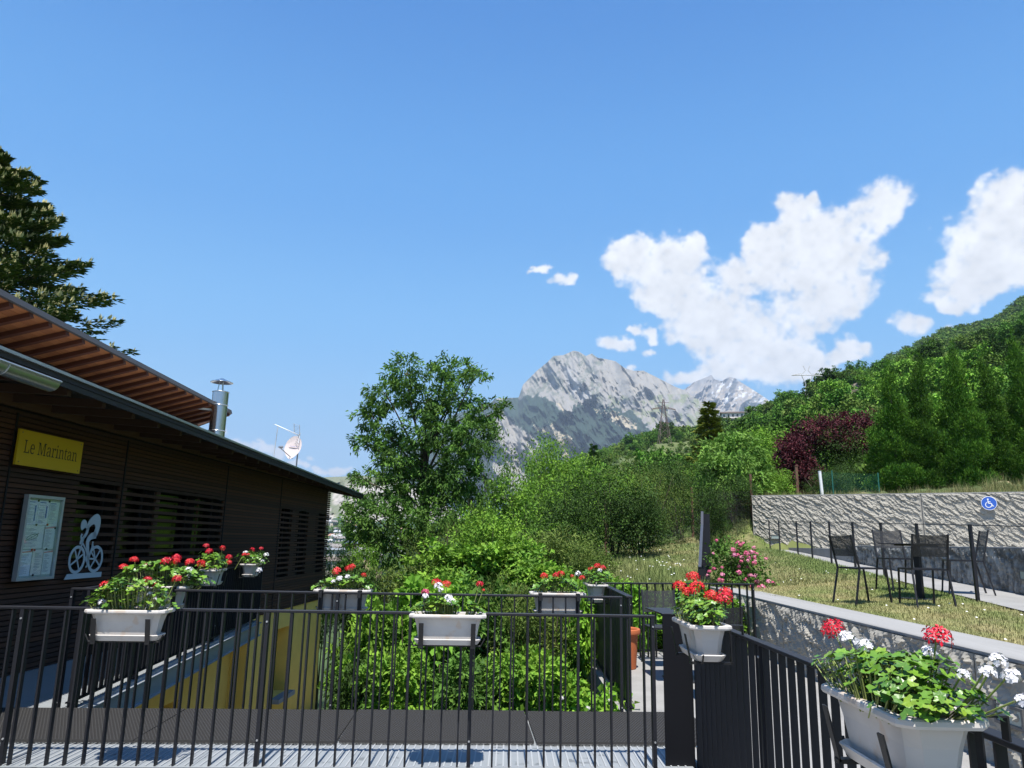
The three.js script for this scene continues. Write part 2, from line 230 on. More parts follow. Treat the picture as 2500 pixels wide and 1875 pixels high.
// ---------- decks and floors ----------
const steel = new THREE.MeshPhysicalMaterial({ color: rgb(0.014, 0.0145, 0.019), roughness: 0.5, specularIntensity: 0.7 });
const steelFlat = new THREE.MeshPhysicalMaterial({ color: rgb(0.006, 0.0065, 0.009), roughness: 0.6, specularIntensity: 0.4 });
const galva = mat(0.31, 0.335, 0.355, 0.7, { metalness: 0.15, map: texture(512, (u, v) => { const a = pf(u, v, 5, 5), b = pf(u, v, 30, 3, 4); return 0.72 + 0.28 * a - 0.35 * smooth(0.66, 0.8, b); }, 2.2), roughnessMap: texture(256, (u, v) => 0.7 + 0.3 * pf(u, v, 8, 4), 0.8) });
const concTex = texture(512, (u, v) => { const a = pf(u, v, 6, 6), b = pn(u, v, 160, 4); return 0.72 + 0.28 * a + (b > 0.88 ? -0.14 : b < 0.12 ? 0.1 : 0) - 0.04; }, 1.6);
const concrete = new THREE.MeshStandardMaterial({ color: rgb(0.335, 0.33, 0.32), roughness: 0.95, map: concTex, bumpMap: concTex, bumpScale: 0.003 });
function flat(points, y, thick) { // points: [x, z]...; a slab with its top at y
  const s = new THREE.Shape(points.map(([x, z]) => new THREE.Vector2(x, -z))); const g = new THREE.ExtrudeGeometry(s, { depth: thick, bevelEnabled: false }); g.rotateX(-Math.PI / 2); g.translate(0, y - thick, 0); return g;
}
// ribbed galvanised deck of the footbridge and of the gallery beside the building
{
  const deck = struct('deck', flat([[-5.2, -4.88], [1.24, -5.24], [1.24, -6.72], [-3.55, -6.46], [-4.34, -13.5], [-4.9, -13.5], [-5.2, -7]], -0.026, 0.05), galva);
  const ribs = []; // raised ribs across the deck
  for (let x = -5.05; x < 1.22; x += 0.048) { const z0 = -4.9 - (x + 5.2) * 0.0559, z1 = x > -3.55 ? -6.44 - (x + 3.55) * 0.054 : -6.5; ribs.push(box(0.01, 0.006, z0 - z1, x, -0.0235, (z0 + z1) / 2)); }
  for (let z = -6.55; z > -13.4; z -= 0.048) { const x1 = -3.6 - (-6.46 - z) * 0.1122, x0 = -5.0 + (-z - 8) * 0.028; ribs.push(box(x1 - x0, 0.006, 0.01, (x0 + x1) / 2, -0.0235, z)); }
  const m = part(deck, 'deck_rib', merge(ribs), mat(0.38, 0.40, 0.415, 0.6, { metalness: 0.2 })); m.userData.kind = 'stuff';
  part(deck, 'edge_channel', merge([beam(V(-3.545, -0.165, -6.44), V(-4.33, -0.165, -13.52), 0.012, 0.21), beam(V(-3.53, -0.062, -6.44), V(-4.315, -0.062, -13.52), 0.05, 0.012), beam(V(-3.53, -0.268, -6.44), V(-4.315, -0.268, -13.52), 0.05, 0.012)]), mat(0.30, 0.33, 0.36, 0.55, { metalness: 0.3 }));
  part(deck, 'support_beam', merge([beam(V(-5, -0.2, -6.35), V(1.2, -0.2, -6.62), 0.1, 0.24), beam(V(-5, -0.2, -5.02), V(1.2, -0.2, -5.36), 0.1, 0.24)]), galva);
}
struct('terrace_floor', flat([[1.0, -6.74], [1.29, -6.75], [1.29, -0.5], [3.5, -0.5], [3.62, -13.4], [1.02, -10.45]], -0.03, 0.3), concrete);
// the platform the photograph is taken from, mostly below the frame
struct('platform', flat([[-4.9, 2.5], [1.24, 2.5], [1.24, -4.98], [-4.9, -4.6]], -0.06, 0.2), concrete);
// unseen slab below the gallery, added to bounce sunlight onto the yellow basement wall
struct('added_bounce_slab', flat([[-4.8, -5.5], [-2.5, -5.5], [-2.5, -19.5], [-4.6, -19.5]], -2.75, 0.5), concrete);
// rubber ring mats laid side by side on the deck
{
  const rubber = mat(0.034, 0.033, 0.033, 0.8), list = [], w = 1.385, d = 0.985, p = 0.0235;
  const nz = Math.floor(d / p), nx = Math.floor(w / p);
  for (let j = 0; j <= nz; j++) { list.push(box(w, 0.02, 0.0075, 0, 0, -d / 2 + j * p)); if (j < nz) for (let i = 0; i <= nx; i++) list.push(box(0.0075, 0.02, p - 0.0075, -w / 2 + (i + (j % 2) * 0.5) * p + 0.004, -0.0005, -d / 2 + (j + 0.5) * p)); }
  const g = merge(list);
  const spots = [[-4.70, -5.92, 0.03, 'at the deck\'s building end, partly in roof shade'], [-3.30, -5.985, 0.055, 'in front of the red geraniums by the building'], [-1.905, -6.06, 0.048, 'with its joint below the yellow wall'], [-0.51, -6.155, 0.056, 'under the middle white planter'], [0.89, -6.215, 0.058, 'beside the dark corner plate']];
  for (const [x, z, a, where] of spots) { solo('rubber_mat', `black perforated rubber mat ${where}`, 'mat', g, rubber, x, -0.0035, z, a, 'rubber mats along the deck'); }
}

// ---------- timber building on the left: its wall runs along local -z ----------
{
  const T = rad(-1.67), Wx = -5.06, Wz = -7.85; // a point of the wall plane and its turn
  const t = thing('timber_building', 'dark slatted timber building with two flat roofs above a yellow basement', 'building', Wx, 0, Wz, T);
  // local frame: x = outwards from the wall, z = along it (negative away)
  const L0 = 9.5, L1 = -11.78; // wall from z = L0 (behind the camera) to its far corner
  const slatM = [[0.078, 0.030, 0.0135], [0.058, 0.023, 0.011], [0.095, 0.037, 0.016], [0.047, 0.02, 0.011], [0.068, 0.0265, 0.0125]].map((c) => mat(...c, 0.85));
  const woodTex = texture(256, (u, v) => 0.62 + 0.38 * pf(u * 0.25, v, 16, 4), 0.5);
  for (const m of slatM) m.map = woodTex;
  const black = mat(0.012, 0.011, 0.011, 0.9);
  // wall core behind the slats, with openings left for the windows
  const WIN = [[-1.72, -0.86, 1.0, 2.06], [-2.68, -1.9, 1.0, 2.06], [-4.05, -2.8, 0.6, 2.06], [-5.0, -4.06, 0.3, 2.06], [-8.76, -8.03, 0.55, 2.06], [-9.98, -9.25, 0.55, 2.06], [-11.5, -10.8, 0.55, 2.06], [1.2, 2.6, 1.0, 2.3]];
  {
    const s = new THREE.Shape([[L1, -0.1], [L0, -0.1], [L0, 2.78], [L1, 2.78]].map((p) => new THREE.Vector2(...p)));
    for (const [a, b, y0, y1] of WIN) s.holes.push(new THREE.Path([[a, y0], [a, y1], [b, y1], [b, y0]].map((p) => new THREE.Vector2(...p))));
    const g = new THREE.ExtrudeGeometry(s, { depth: 0.22, bevelEnabled: false }); g.rotateY(-Math.PI / 2); g.translate(-0.06, 0, 0); part(t, 'wall_core', g, black);
    part(t, 'end_wall', box(4.4, 2.9, 0.2, -2.5, 1.35, L1 + 0.1), black);
  }
  const glass = new THREE.MeshPhysicalMaterial({ color: rgb(0.5, 0.56, 0.53), roughness: 0.06, transmission: 1, thickness: 0, ior: 1.5 });
  WIN.forEach(([a, b, y0, y1], i) => {
    const w = part(t, 'window', merge([box(0.05, y1 - y0, 0.05, -0.2, (y0 + y1) / 2, a + 0.025), box(0.05, y1 - y0, 0.05, -0.2, (y0 + y1) / 2, b - 0.025), box(0.05, 0.05, b - a - 0.1, -0.2, y1 - 0.025, (a + b) / 2), box(0.05, 0.05, b - a - 0.1, -0.2, y0 + 0.025, (a + b) / 2)]), black);
    part(w, 'pane', box(0.008, y1 - y0 - 0.1, b - a - 0.1, -0.2, (y0 + y1) / 2, (a + b) / 2), glass);
  });
  // dim room behind the panes
  part(t, 'interior', merge([box(0.1, 3, 20, -3.4, 1.3, -2), box(3.2, 0.1, 20, -1.9, -0.12, -2), box(3.2, 0.1, 20, -1.9, 2.85, -2)]), mat(0.08, 0.075, 0.07, 0.9));
  // horizontal slats, every second one left out in front of the windows
  const r = rng(5), P = 0.0526, hS = 0.041;
  const shared = {}; const slat = (a, b, y) => { const len = Math.round((a - b) * 100) / 100, k = len; shared[k] ??= box(0.032, hS, len); const m = part(t, 'slat', shared[k], slatM[Math.floor(r() * slatM.length)]); m.position.set(-0.01 + (r() - 0.5) * 0.004, y, (a + b) / 2); };
  let row = 0;
  for (let y = -0.08; y < 2.64; y += P, row++) {
    const cuts = row % 2 ? WIN.filter((w) => y > w[2] && y < w[3]).sort((p, q) => q[1] - p[1]) : [];
    let from = 3.2; for (const [a, b] of cuts) { if (b < from) slat(from, b, y); from = a; } if (from > L1) slat(from, L1 - 0.03, y);
  }
  // plain timber band under the eaves, and battens at the panel joints
  part(t, 'eaves_board', box(0.05, 0.17, L0 - L1 - 0.02, 0.006, 2.735, (L0 + L1) / 2), mat(0.11, 0.052, 0.024, 0.7, { map: woodTex }));
  for (const z of [0.35, -1.78, -5.06, -7.9]) part(t, 'batten', box(0.012, 2.7, 0.02, 0.013, 1.25, z), black);
  // lower flat roof with its dark edge and bright drip strip
  const roofM = mat(0.022, 0.022, 0.024, 0.8), zinc = mat(0.5, 0.53, 0.56, 0.35, { metalness: 0.7 });
  {
    const lower = new THREE.BufferGeometry(), z0 = L0, z1 = -14.0, h = 0.06, ex = (z) => 1.02 + 0.045 * z, ey = (z) => 2.725 + 0.009 * z;
    const p = []; const q = (a, b, c, d) => p.push(...a, ...b, ...c, ...a, ...c, ...d);
    const A = [ex(z0), ey(z0), z0], B = [ex(z1), ey(z1), z1], C = [-2.4, 3.12, z1], D = [-2.4, 3.12, z0], up = (v) => [v[0], v[1] + h, v[2]];
    q(A, B, C, D); q(up(D), up(C), up(B), up(A)); q(A, up(A), up(B), B); q(B, up(B), up(C), C); q(D, C, up(C), up(D)); q(A, D, up(D), up(A));
    lower.setAttribute('position', new THREE.Float32BufferAttribute(p, 3)); lower.computeVertexNormals(); const rf = part(t, 'lower_roof', lower, roofM);
    { const cv = new THREE.BufferGeometry(), cp = [ex(z0) - 0.03, ey(z0) + h + 0.012, z0, ex(z1) - 0.03, ey(z1) + h + 0.012, z1 + 0.02, -2.38, 3.12 + h + 0.006, z1 + 0.02, ex(z0) - 0.03, ey(z0) + h + 0.012, z0, -2.38, 3.12 + h + 0.006, z1 + 0.02, -2.38, 3.12 + h + 0.006, z0]; cv.setAttribute('position', new THREE.Float32BufferAttribute(cp, 3)); cv.computeVertexNormals(); part(rf, 'roof_covering', cv, mat(0.38, 0.37, 0.36, 0.9)); }
    part(rf, 'drip_edge', beam(V(ex(z0) + 0.012, ey(z0) + h, z0), V(ex(z1) + 0.012, ey(z1) + h, z1 - 0.02), 0.02, 0.026), zinc);
    part(rf, 'edge_board', beam(V(ex(z0) - 0.02, ey(z0) - 0.027, z0), V(ex(z1) - 0.02, ey(z1) - 0.027, z1 + 0.01), 0.025, 0.05), mat(0.02, 0.02, 0.02, 0.7));
    part(rf, 'verge_board', beam(V(ex(z1) - 0.03, ey(z1) - 0.03, z1 + 0.03), V(-2.3, 3.07, z1 + 0.03), 0.025, 0.07), mat(0.05, 0.048, 0.046, 0.6));
    const rm = mat(0.05, 0.024, 0.013, 0.8);
    for (let z = 4.8; z > -13.7; z -= 0.62) part(t, 'eaves_rafter', beam(V(-0.2, 2.74, z), V(ex(z) - 0.08, ey(z) - 0.05, z), 0.06, 0.08), rm);
  }
  // half-round gutter with its end cap, bracket and board
  {
    const g = new THREE.CylinderGeometry(0.085, 0.085, 7.5, 24, 1, true, Math.PI / 2, Math.PI); g.rotateX(Math.PI / 2);
    const gut = part(t, 'gutter', g, mat(0.42, 0.46, 0.44, 0.28, { metalness: 0.85, side: THREE.DoubleSide })); gut.position.set(1.2, 2.70, 1.42 + 3.75); gut.rotation.y = 0.045;
    g.rotateZ(Math.PI); const lip = part(gut, 'gutter_lip', merge([bar(V(0.09, 0.004, -3.75), V(0.09, 0.004, 3.75), 0.011, 10)]), zinc);
    const cap = new THREE.CircleGeometry(0.085, 24, Math.PI, Math.PI); cap.translate(0, 0, -3.749); part(gut, 'gutter_end', cap, zinc);
    for (const z of [-3.05, -2.2]) { const rg = new THREE.TorusGeometry(0.089, 0.006, 6, 20, Math.PI); rg.rotateZ(Math.PI); rg.translate(0, 0, z); part(gut, 'gutter_bracket', rg, zinc); }
    part(t, 'gutter_board', box(0.1, 0.02, 6.2, 0.86, 2.60, 1.9 + 3.1), mat(0.42, 0.30, 0.10, 0.7, { map: woodTex }));
  }
  // upper roof: soffit boards on rafters, set-back wall; it stands a little askew to the lower wall
  {
    const XO = 0, XI = -0.72, XB = -1.75, YU = 3.64, zEnd = (x) => -6.95 + x * 0.45, Z0 = 8; // the roof falls inwards from its high outer edge
    const Uw = (g) => g.rotateY(rad(3.84)).translate(0.06, 0, 0.97), U = (g) => Uw(g.translate(0, -YU, 0).rotateZ(0.275).translate(0, YU, 0));
    const soffitM = [[0.46, 0.175, 0.06], [0.41, 0.15, 0.052], [0.50, 0.195, 0.068]].map((c) => mat(...c, 0.65, { map: woodTex })), raftM = mat(0.12, 0.034, 0.015, 0.75, { map: woodTex });
    const roof = part(t, 'upper_roof', (() => { const s = new THREE.Shape([[XO - 0.02, Z0], [XO - 0.02, zEnd(XO)], [XB, zEnd(XB)], [XB, Z0]].map(([p, q]) => new THREE.Vector2(p, -q))); const g = new THREE.ExtrudeGeometry(s, { depth: 0.045, bevelEnabled: false }); g.rotateX(-Math.PI / 2); g.translate(0, YU + 0.05, 0); return U(g); })(), roofM);
    part(roof, 'roof_edge', U(box(0.03, 0.07, Z0 - zEnd(XO), XO, YU + 0.06, (Z0 + zEnd(XO)) / 2)), mat(0.06, 0.06, 0.065, 0.6));
    part(roof, 'roof_edge', U(beam(V(XO - 0.02, YU + 0.06, zEnd(XO) - 0.02), V(XB, YU + 0.06, zEnd(XB) - 0.02), 0.03, 0.07)), mat(0.06, 0.06, 0.065, 0.6));
    for (let k = 0; k < 7; k++) { const x = XO - 0.02 - (k + 0.5) * 0.105; part(t, 'soffit_board', U(box(0.1, 0.02, Z0 - zEnd(x) - 0.02, x, YU + 0.038, (Z0 + zEnd(x)) / 2)), soffitM[k % 3]); }
    for (let z = 4.6; z > zEnd(XI) + 0.1; z -= 0.347) part(t, 'rafter', U(box(XO - 0.02 - XI, 0.05, 0.07, (XO - 0.02 + XI) / 2, YU + 0.002, z)), raftM);
    part(t, 'upper_wall', Uw(box(0.1, 0.95, Z0 - zEnd(XI) - 0.1, XI - 0.02, YU - 0.6, (Z0 + zEnd(XI) + 0.1) / 2)), mat(0.05, 0.028, 0.018, 0.8));
    part(t, 'upper_end_wall', Uw(box(0.95, 0.55, 0.1, XI - 0.55, YU - 0.72, zEnd(XI) + 0.15)), mat(0.05, 0.028, 0.018, 0.8));
  }
  // yellow rendered basement wall with deep reveals
  {
    const ren = texture(512, (u, v) => 0.86 + 0.14 * pf(u, v, 10, 5), 1.5), yel = mat(0.78, 0.58, 0.15, 0.95, { map: ren }), sill = mat(0.20, 0.25, 0.33, 0.8);
    const BW = [[-4.15, -3.56, -3.0, -1.03], [-6.8, -5.66, -2.6, -0.55], [-9.32, -8.4, -1.85, -0.5]];
    const s = new THREE.Shape([[L1, -4], [L0, -4], [L0, -0.115], [L1, -0.115]].map((p) => new THREE.Vector2(...p)));
    for (const [a, b, y0, y1] of BW) s.holes.push(new THREE.Path([[a, y0], [a, y1], [b, y1], [b, y0]].map((p) => new THREE.Vector2(...p))));
    const g = new THREE.ExtrudeGeometry(s, { depth: 0.35, bevelEnabled: false }); g.rotateY(-Math.PI / 2); g.translate(-0.02, 0, 0);
    const w = part(t, 'basement_wall', g, yel); part(t, 'basement_end_wall', box(4, 3.9, 0.3, -2.4, -2.07, L1 + 0.15), yel);
    for (const [a, b, y0, y1] of BW) { part(w, 'recess', box(0.02, y1 - y0, b - a, -0.34, (y0 + y1) / 2, (a + b) / 2), yel); }
    part(w, 'sill', box(0.34, 0.09, 1.06, 0.0, -1.90, -8.86), sill);
  }
  // foreground fixtures on the wall are things of their own
  const at = (x, y, z) => t.localToWorld(V(x, y, z)); t.updateMatrixWorld(true);
  const hang = (name, label, cat, x, y, z) => { const p = at(x, y, z); return thing(name, label, cat, p.x, p.y, p.z, T); };
  // name board
  {
    const c = document.createElement('canvas'); c.width = 1024; c.height = 352; const g = c.getContext('2d');
    g.fillStyle = '#c9a50c'; g.fillRect(0, 0, 1024, 352); g.fillStyle = '#1d1608'; g.font = '170px serif'; g.textBaseline = 'alphabetic';
    const w = g.measureText('Le Marintan').width; g.save(); g.translate(84, 226); g.scale(860 / w, 1.06); g.fillText('Le Marintan', 0, 0); g.restore();
    const tx = new THREE.CanvasTexture(c); tx.colorSpace = THREE.SRGBColorSpace;
    const b = hang('name_board', 'yellow board with dark serif lettering high on the slatted wall', 'sign', 0.075, 2.25, -0.155);
    part(b, 'board', box(0.02, 0.362, 1.085), mat(0.62, 0.42, 0.01, 0.5));
    const f = new THREE.PlaneGeometry(1.083, 0.36); f.rotateY(Math.PI / 2); f.translate(0.0125, 0, 0); part(b, 'lettering', f, new THREE.MeshStandardMaterial({ map: tx, roughness: 0.5 }));
    for (const z of [-0.5, 0.5]) for (const y of [-0.15, 0.15]) { const s = new THREE.CylinderGeometry(0.007, 0.007, 0.006, 10); s.rotateZ(Math.PI / 2); s.translate(0.015, y, z); part(b, 'screw', s, mat(0.3, 0.25, 0.1, 0.4, { metalness: 0.6 })); }
    for (const z of [-0.4, 0.4]) part(b, 'spacer', box(0.06, 0.3, 0.03, -0.04, 0, z), black);
  }
  // notice case with the menu sheets
  {
    const b = hang('notice_case', 'grey framed glass case with menu sheets on the slatted wall', 'notice case', 0.07, 1.35, -0.16), al = mat(0.5, 0.54, 0.58, 0.4, { metalness: 0.5 });
    part(b, 'back_panel', box(0.02, 0.84, 0.57), mat(0.45, 0.52, 0.5, 0.7));
    part(b, 'frame', merge([box(0.05, 0.87, 0.028, 0.02, 0, 0.288), box(0.05, 0.87, 0.028, 0.02, 0, -0.288), box(0.05, 0.03, 0.548, 0.02, 0.42, 0), box(0.05, 0.03, 0.548, 0.02, -0.42, 0)]), al);
    const sheetTex = (k) => { const c = document.createElement('canvas'); c.width = 210; c.height = 297; const g = c.getContext('2d'), r = rng(90 + k); g.fillStyle = ['#dfe4ef', '#e6ebf3', '#dbe6e2', '#e8ece8', '#dfe6f2', '#e9e6e2', '#e2e9ea'][k]; g.fillRect(0, 0, 210, 297);
      if (k < 3) { g.fillStyle = '#3f62a8'; g.fillRect(20, 16, 120, 9); if (k < 2) g.fillRect(150, 60, 24, 190 - k * 40); }
      if (k === 3) { g.strokeStyle = '#5b7f4a'; g.lineWidth = 6; g.beginPath(); g.ellipse(95, 150, 60, 28, -0.5, 0, 7); g.moveTo(30, 200); g.lineTo(160, 100); g.stroke(); }
      if (k === 4 || k === 6) { g.fillStyle = '#d99a92'; g.beginPath(); g.moveTo(0, 20); g.lineTo(210, 0); g.lineTo(210, 22); g.lineTo(0, 34); g.fill(); }
      g.fillStyle = '#7d8597'; for (let y = 40; y < 280; y += 9) { const w = 60 + r() * 80; if (r() > 0.22) g.fillRect(20 + (k === 5 ? 30 : 0), y, w, 3); }
      const tx = new THREE.CanvasTexture(c); tx.colorSpace = THREE.SRGBColorSpace; return tx; };
    const sh = [[0.17, 0.255, 0.175, 0.25, 0], [-0.01, 0.255, 0.175, 0.25, 1], [-0.185, 0.25, 0.165, 0.255, 2], [0.095, 0.005, 0.32, 0.24, 3], [-0.165, 0.0, 0.17, 0.24, 6], [0.165, -0.26, 0.18, 0.26, 4], [-0.02, -0.255, 0.17, 0.26, 5], [-0.19, -0.26, 0.15, 0.25, 6]];
    for (const [z, y, w, h, k] of sh) { const f = new THREE.PlaneGeometry(w, h); f.rotateY(Math.PI / 2); f.translate(0.0125 + 0.0006 * k, y, z); part(b, 'paper_sheet', f, new THREE.MeshStandardMaterial({ map: sheetTex(k), roughness: 0.8 })); }
    for (const [y, z, red] of [[0.38, 0.1, 0], [0.38, -0.08, 0], [0.13, 0.08, 0], [0.135, -0.1, 1], [-0.125, 0.09, 1], [-0.13, 0.05, 1], [-0.12, -0.14, 0], [-0.385, 0.02, 0], [0.1, -0.24, 0]]) { const s = new THREE.CylinderGeometry(0.011, 0.011, 0.008, 12); s.rotateZ(Math.PI / 2); s.translate(0.02, y, z); part(b, 'magnet', s, red ? mat(0.5, 0.03, 0.04, 0.4) : mat(0.03, 0.03, 0.04, 0.4)); }
    part(b, 'glass_door', box(0.004, 0.81, 0.546, 0.04, 0, 0), new THREE.MeshPhysicalMaterial({ color: rgb(0.96, 0.98, 0.97), roughness: 0.02, transmission: 1, thickness: 0 }));
    part(b, 'mount', box(0.05, 0.8, 0.5, -0.036, 0, 0), black);
  }
  // cut-out racing cyclist: outline in the sheet's own plane, u to the right, v up, metres from its foot
  {
    const b = hang('cyclist_cutout', 'pale blue grey cut-out of a racing cyclist on the slatted wall', 'sign', 0.06, 0.90, -1.15), pale = mat(0.42, 0.50, 0.56, 0.5);
    const k = 0.00141, pt = (x, y) => new THREE.Vector2((x - 0) * k, y * k); // drawing units
    const solid = (list) => new THREE.ExtrudeGeometry(new THREE.Shape(list.map((p) => pt(...p))), { depth: 0.006, bevelEnabled: false });
    const curve = (list, n = 40) => { const cs = new THREE.CatmullRomCurve3(list.map(([x, y]) => V(x, y, 0)), true, 'centripetal'); return cs.getPoints(n).map((p) => [p.x, p.y]); };
    const strip = (list, w) => { const cs = new THREE.CatmullRomCurve3(list.map(([x, y]) => V(x, y, 0))), n = 16, a = [], c = []; for (let i = 0; i <= n; i++) { const p = cs.getPoint(i / n), q = cs.getTangent(i / n), ww = Array.isArray(w) ? lerp(w[0], w[1], i / n) : w; a.push([p.x - q.y * ww / 2, p.y + q.x * ww / 2]); c.unshift([p.x + q.y * ww / 2, p.y - q.x * ww / 2]); } return solid([...a, ...c]); };
    const ring = (cx, cy, ro, ri) => { const s = new THREE.Shape(); s.absellipse(cx * k, cy * k, ro * k, ro * k, 0, Math.PI * 2, false); const h = new THREE.Path(); h.absellipse(cx * k, cy * k, ri * k, ri * k, 0, Math.PI * 2, true); s.holes.push(h); return new THREE.ExtrudeGeometry(s, { depth: 0.006, bevelEnabled: false, curveSegments: 28 }); };
    const wheel = (cx, cy, spin) => { const l = [ring(cx, cy, 112, 88)]; for (let i = 0; i < 4; i++) { const a = spin + i * Math.PI / 2; l.push(strip([[cx, cy], [cx + Math.cos(a) * 60, cy + Math.sin(a) * 60], [cx + Math.cos(a) * 96, cy + Math.sin(a) * 96]], [15, 11])); } return l; };
    const fx = -165, rx = 95, wy = 145; // front wheel is at the left
    const flip = (g) => { g.rotateY(Math.PI / 2); return g; };
    part(b, 'wheel', flip(merge(wheel(fx, wy, 0.5))), pale); part(b, 'wheel', flip(merge(wheel(rx, wy, 0.9))), pale);
    part(b, 'bike_frame', flip(merge([strip([[fx, wy], [-128, 250], [-112, 330]], 15), strip([[-125, 285], [-50, 210], [-20, 150]], 13), strip([[-20, 150], [20, 230], [28, 290]], 13), strip([[-20, 150], [rx, wy]], 14), strip([[28, 270], [rx, wy]], 11), ring(-20, 150, 30, 16)])), pale);
    part(b, 'rider', flip(merge([
      solid(curve([[-140, 415], [-118, 405], [-92, 425], [-60, 470], [-10, 505], [40, 520], [82, 500], [102, 450], [96, 400], [78, 350], [50, 320], [20, 320], [10, 345], [28, 372], [36, 410], [15, 432], [-20, 425], [-50, 405], [-66, 380], [-90, 395]], 60)),
      solid(curve([[-172, 440], [-150, 465], [-118, 462], [-96, 440], [-104, 410], [-130, 392], [-150, 380], [-168, 395]], 30)),
      strip([[-66, 420], [-80, 360], [-104, 330], [-138, 300], [-150, 268]], [34, 18]), strip([[-138, 305], [-150, 330], [-140, 350]], 16),
      strip([[58, 345], [-10, 330], [-48, 292], [-30, 215]], [60, 34]), strip([[-30, 222], [-22, 150], [-6, 86]], [34, 14]), strip([[-6, 92], [-30, 82]], 15)])), pale);
    part(b, 'base_strip', flip(solid([[-300, -8], [215, -8], [215, 34], [-270, 34]])), pale);
    for (const [y, z] of [[0.02, -0.2], [0.02, 0.2], [0.62, -0.05]]) part(b, 'spacer', box(0.06, 0.03, 0.03, -0.03, y, z), black);
  }
  // steel flue on the lower roof
  {
    const b = thing('steel_flue', 'round stainless steel chimney pipe with conical rain cap on the roof', 'chimney', -5.21, 2.86, -13.0), ss = mat(0.52, 0.55, 0.58, 0.22, { metalness: 0.95 });
    part(b, 'pipe', new THREE.CylinderGeometry(0.137, 0.137, 1.07, 40, 1).translate(0, 0.535, 0), ss);
    for (const y of [0.36, 0.82, 1.06]) { const tr = new THREE.TorusGeometry(0.139, 0.009, 8, 40); tr.rotateX(Math.PI / 2); tr.translate(0, y, 0); part(b, 'clamp_band', tr, mat(0.7, 0.72, 0.74, 0.25, { metalness: 0.9 })); }
    part(b, 'rain_cap', new THREE.LatheGeometry([[0.0, 0.075], [0.03, 0.07], [0.19, 0.0], [0.195, -0.006], [0.185, -0.006], [0.02, 0.055], [0, 0.06]].map((p) => new THREE.Vector2(...p)), 40).translate(0, 1.24, 0), ss);
    for (let i = 0; i < 3; i++) { const a = i * 2.094 + 0.5; part(b, 'cap_leg', bar(V(Math.cos(a) * 0.06, 1.06, Math.sin(a) * 0.06), V(Math.cos(a) * 0.035, 1.27, Math.sin(a) * 0.035), 0.008), ss); }
    part(b, 'stay_strap', beam(V(-0.14, 0.74, 0.02), V(-0.98, 0.72, 0.6), 0.012, 0.035), mat(0.75, 0.76, 0.78, 0.4, { metalness: 0.5 }));
    part(b, 'flashing', new THREE.CylinderGeometry(0.14, 0.24, 0.12, 30, 1, true).translate(0, 0.14, 0), mat(0.09, 0.09, 0.1, 0.6));
  }
  // satellite dish and television aerial
  {
    const b = thing('satellite_dish', 'pale satellite dish on a short mast at the roof edge', 'satellite dish', -5.06, 2.86, -17.5), w = mat(0.62, 0.54, 0.52, 0.6), gm = mat(0.3, 0.31, 0.33, 0.5, { metalness: 0.6 });
    const g = sheet(24, 8, (u, v) => { const a = u * Math.PI * 2, rr = 0.29 * v, px = Math.cos(a) * rr * 0.8, py0 = Math.sin(a) * rr; const py = py0 < 0 ? py0 * (1 + 0.12 * Math.cos(a) ** 8) : py0, pinch = py0 < 0 ? 1 - 0.5 * (-py0 / 0.29) ** 2 : 1; return [px * pinch, py, 0.35 * (rr * rr) - 0.02]; });
    const dish = part(b, 'reflector', g, w); dish.position.set(-0.09, 0.62, 0.06); dish.rotation.set(rad(-12), rad(-18), rad(-10));
    const c = document.createElement('canvas'); c.width = 256; c.height = 64; const x = c.getContext('2d'); x.fillStyle = '#cfc0bd'; x.fillRect(0, 0, 256, 64); x.fillStyle = '#5a6aa0'; for (let i = 0; i < 9; i++) { x.save(); x.translate(30 + i * 17, 40); x.transform(1, 0, -0.3, 1, 0, 0); x.fillRect(0, -(i % 4 === 0 ? 24 : 15), 9, i % 4 === 0 ? 24 : 15); x.restore(); } x.fillRect(200, 14, 26, 8); x.fillRect(210, 26, 16, 8); x.fillRect(200, 38, 26, 8);
    const tx = new THREE.CanvasTexture(c); tx.colorSpace = THREE.SRGBColorSpace; const logo = part(dish, 'printed_mark', new THREE.PlaneGeometry(0.24, 0.06), new THREE.MeshStandardMaterial({ map: tx, roughness: 0.6 })); logo.position.set(0.0, 0.03, 0.0);
    part(b, 'mast', bar(V(0, 0, 0), V(0.02, 0.95, 0), 0.018, 8), gm);
    part(b, 'feed_arm', bar(V(-0.09, 0.36, 0.05), V(-0.31, 0.58, 0.36), 0.011), gm); part(b, 'feed_horn', bar(V(-0.32, 0.585, 0.38), V(-0.27, 0.60, 0.30), 0.025, 10, 0.032), gm);
    const a = thing('television_aerial', 'thin comb aerial with grid reflector above the satellite dish', 'aerial', -5.06, 3.76, -17.5), al = mat(0.72, 0.73, 0.75, 0.4, { metalness: 0.6 });
    part(a, 'boom', bar(V(0.02, 0.02, 0), V(-0.56, 0.26, 0.1), 0.011), al);
    const el = []; for (let i = 0; i < 14; i++) { const f = i / 13, p = V(lerp(-0.02, -0.55, f), lerp(0.045, 0.255, f), lerp(0, 0.1, f)); el.push(bar(p.clone().add(V(0.02, 0.0, -0.07)), p.clone().add(V(-0.02, 0.0, 0.07)), 0.004, 5)); } part(a, 'director_rod', merge(el), al).userData.kind = 'stuff';
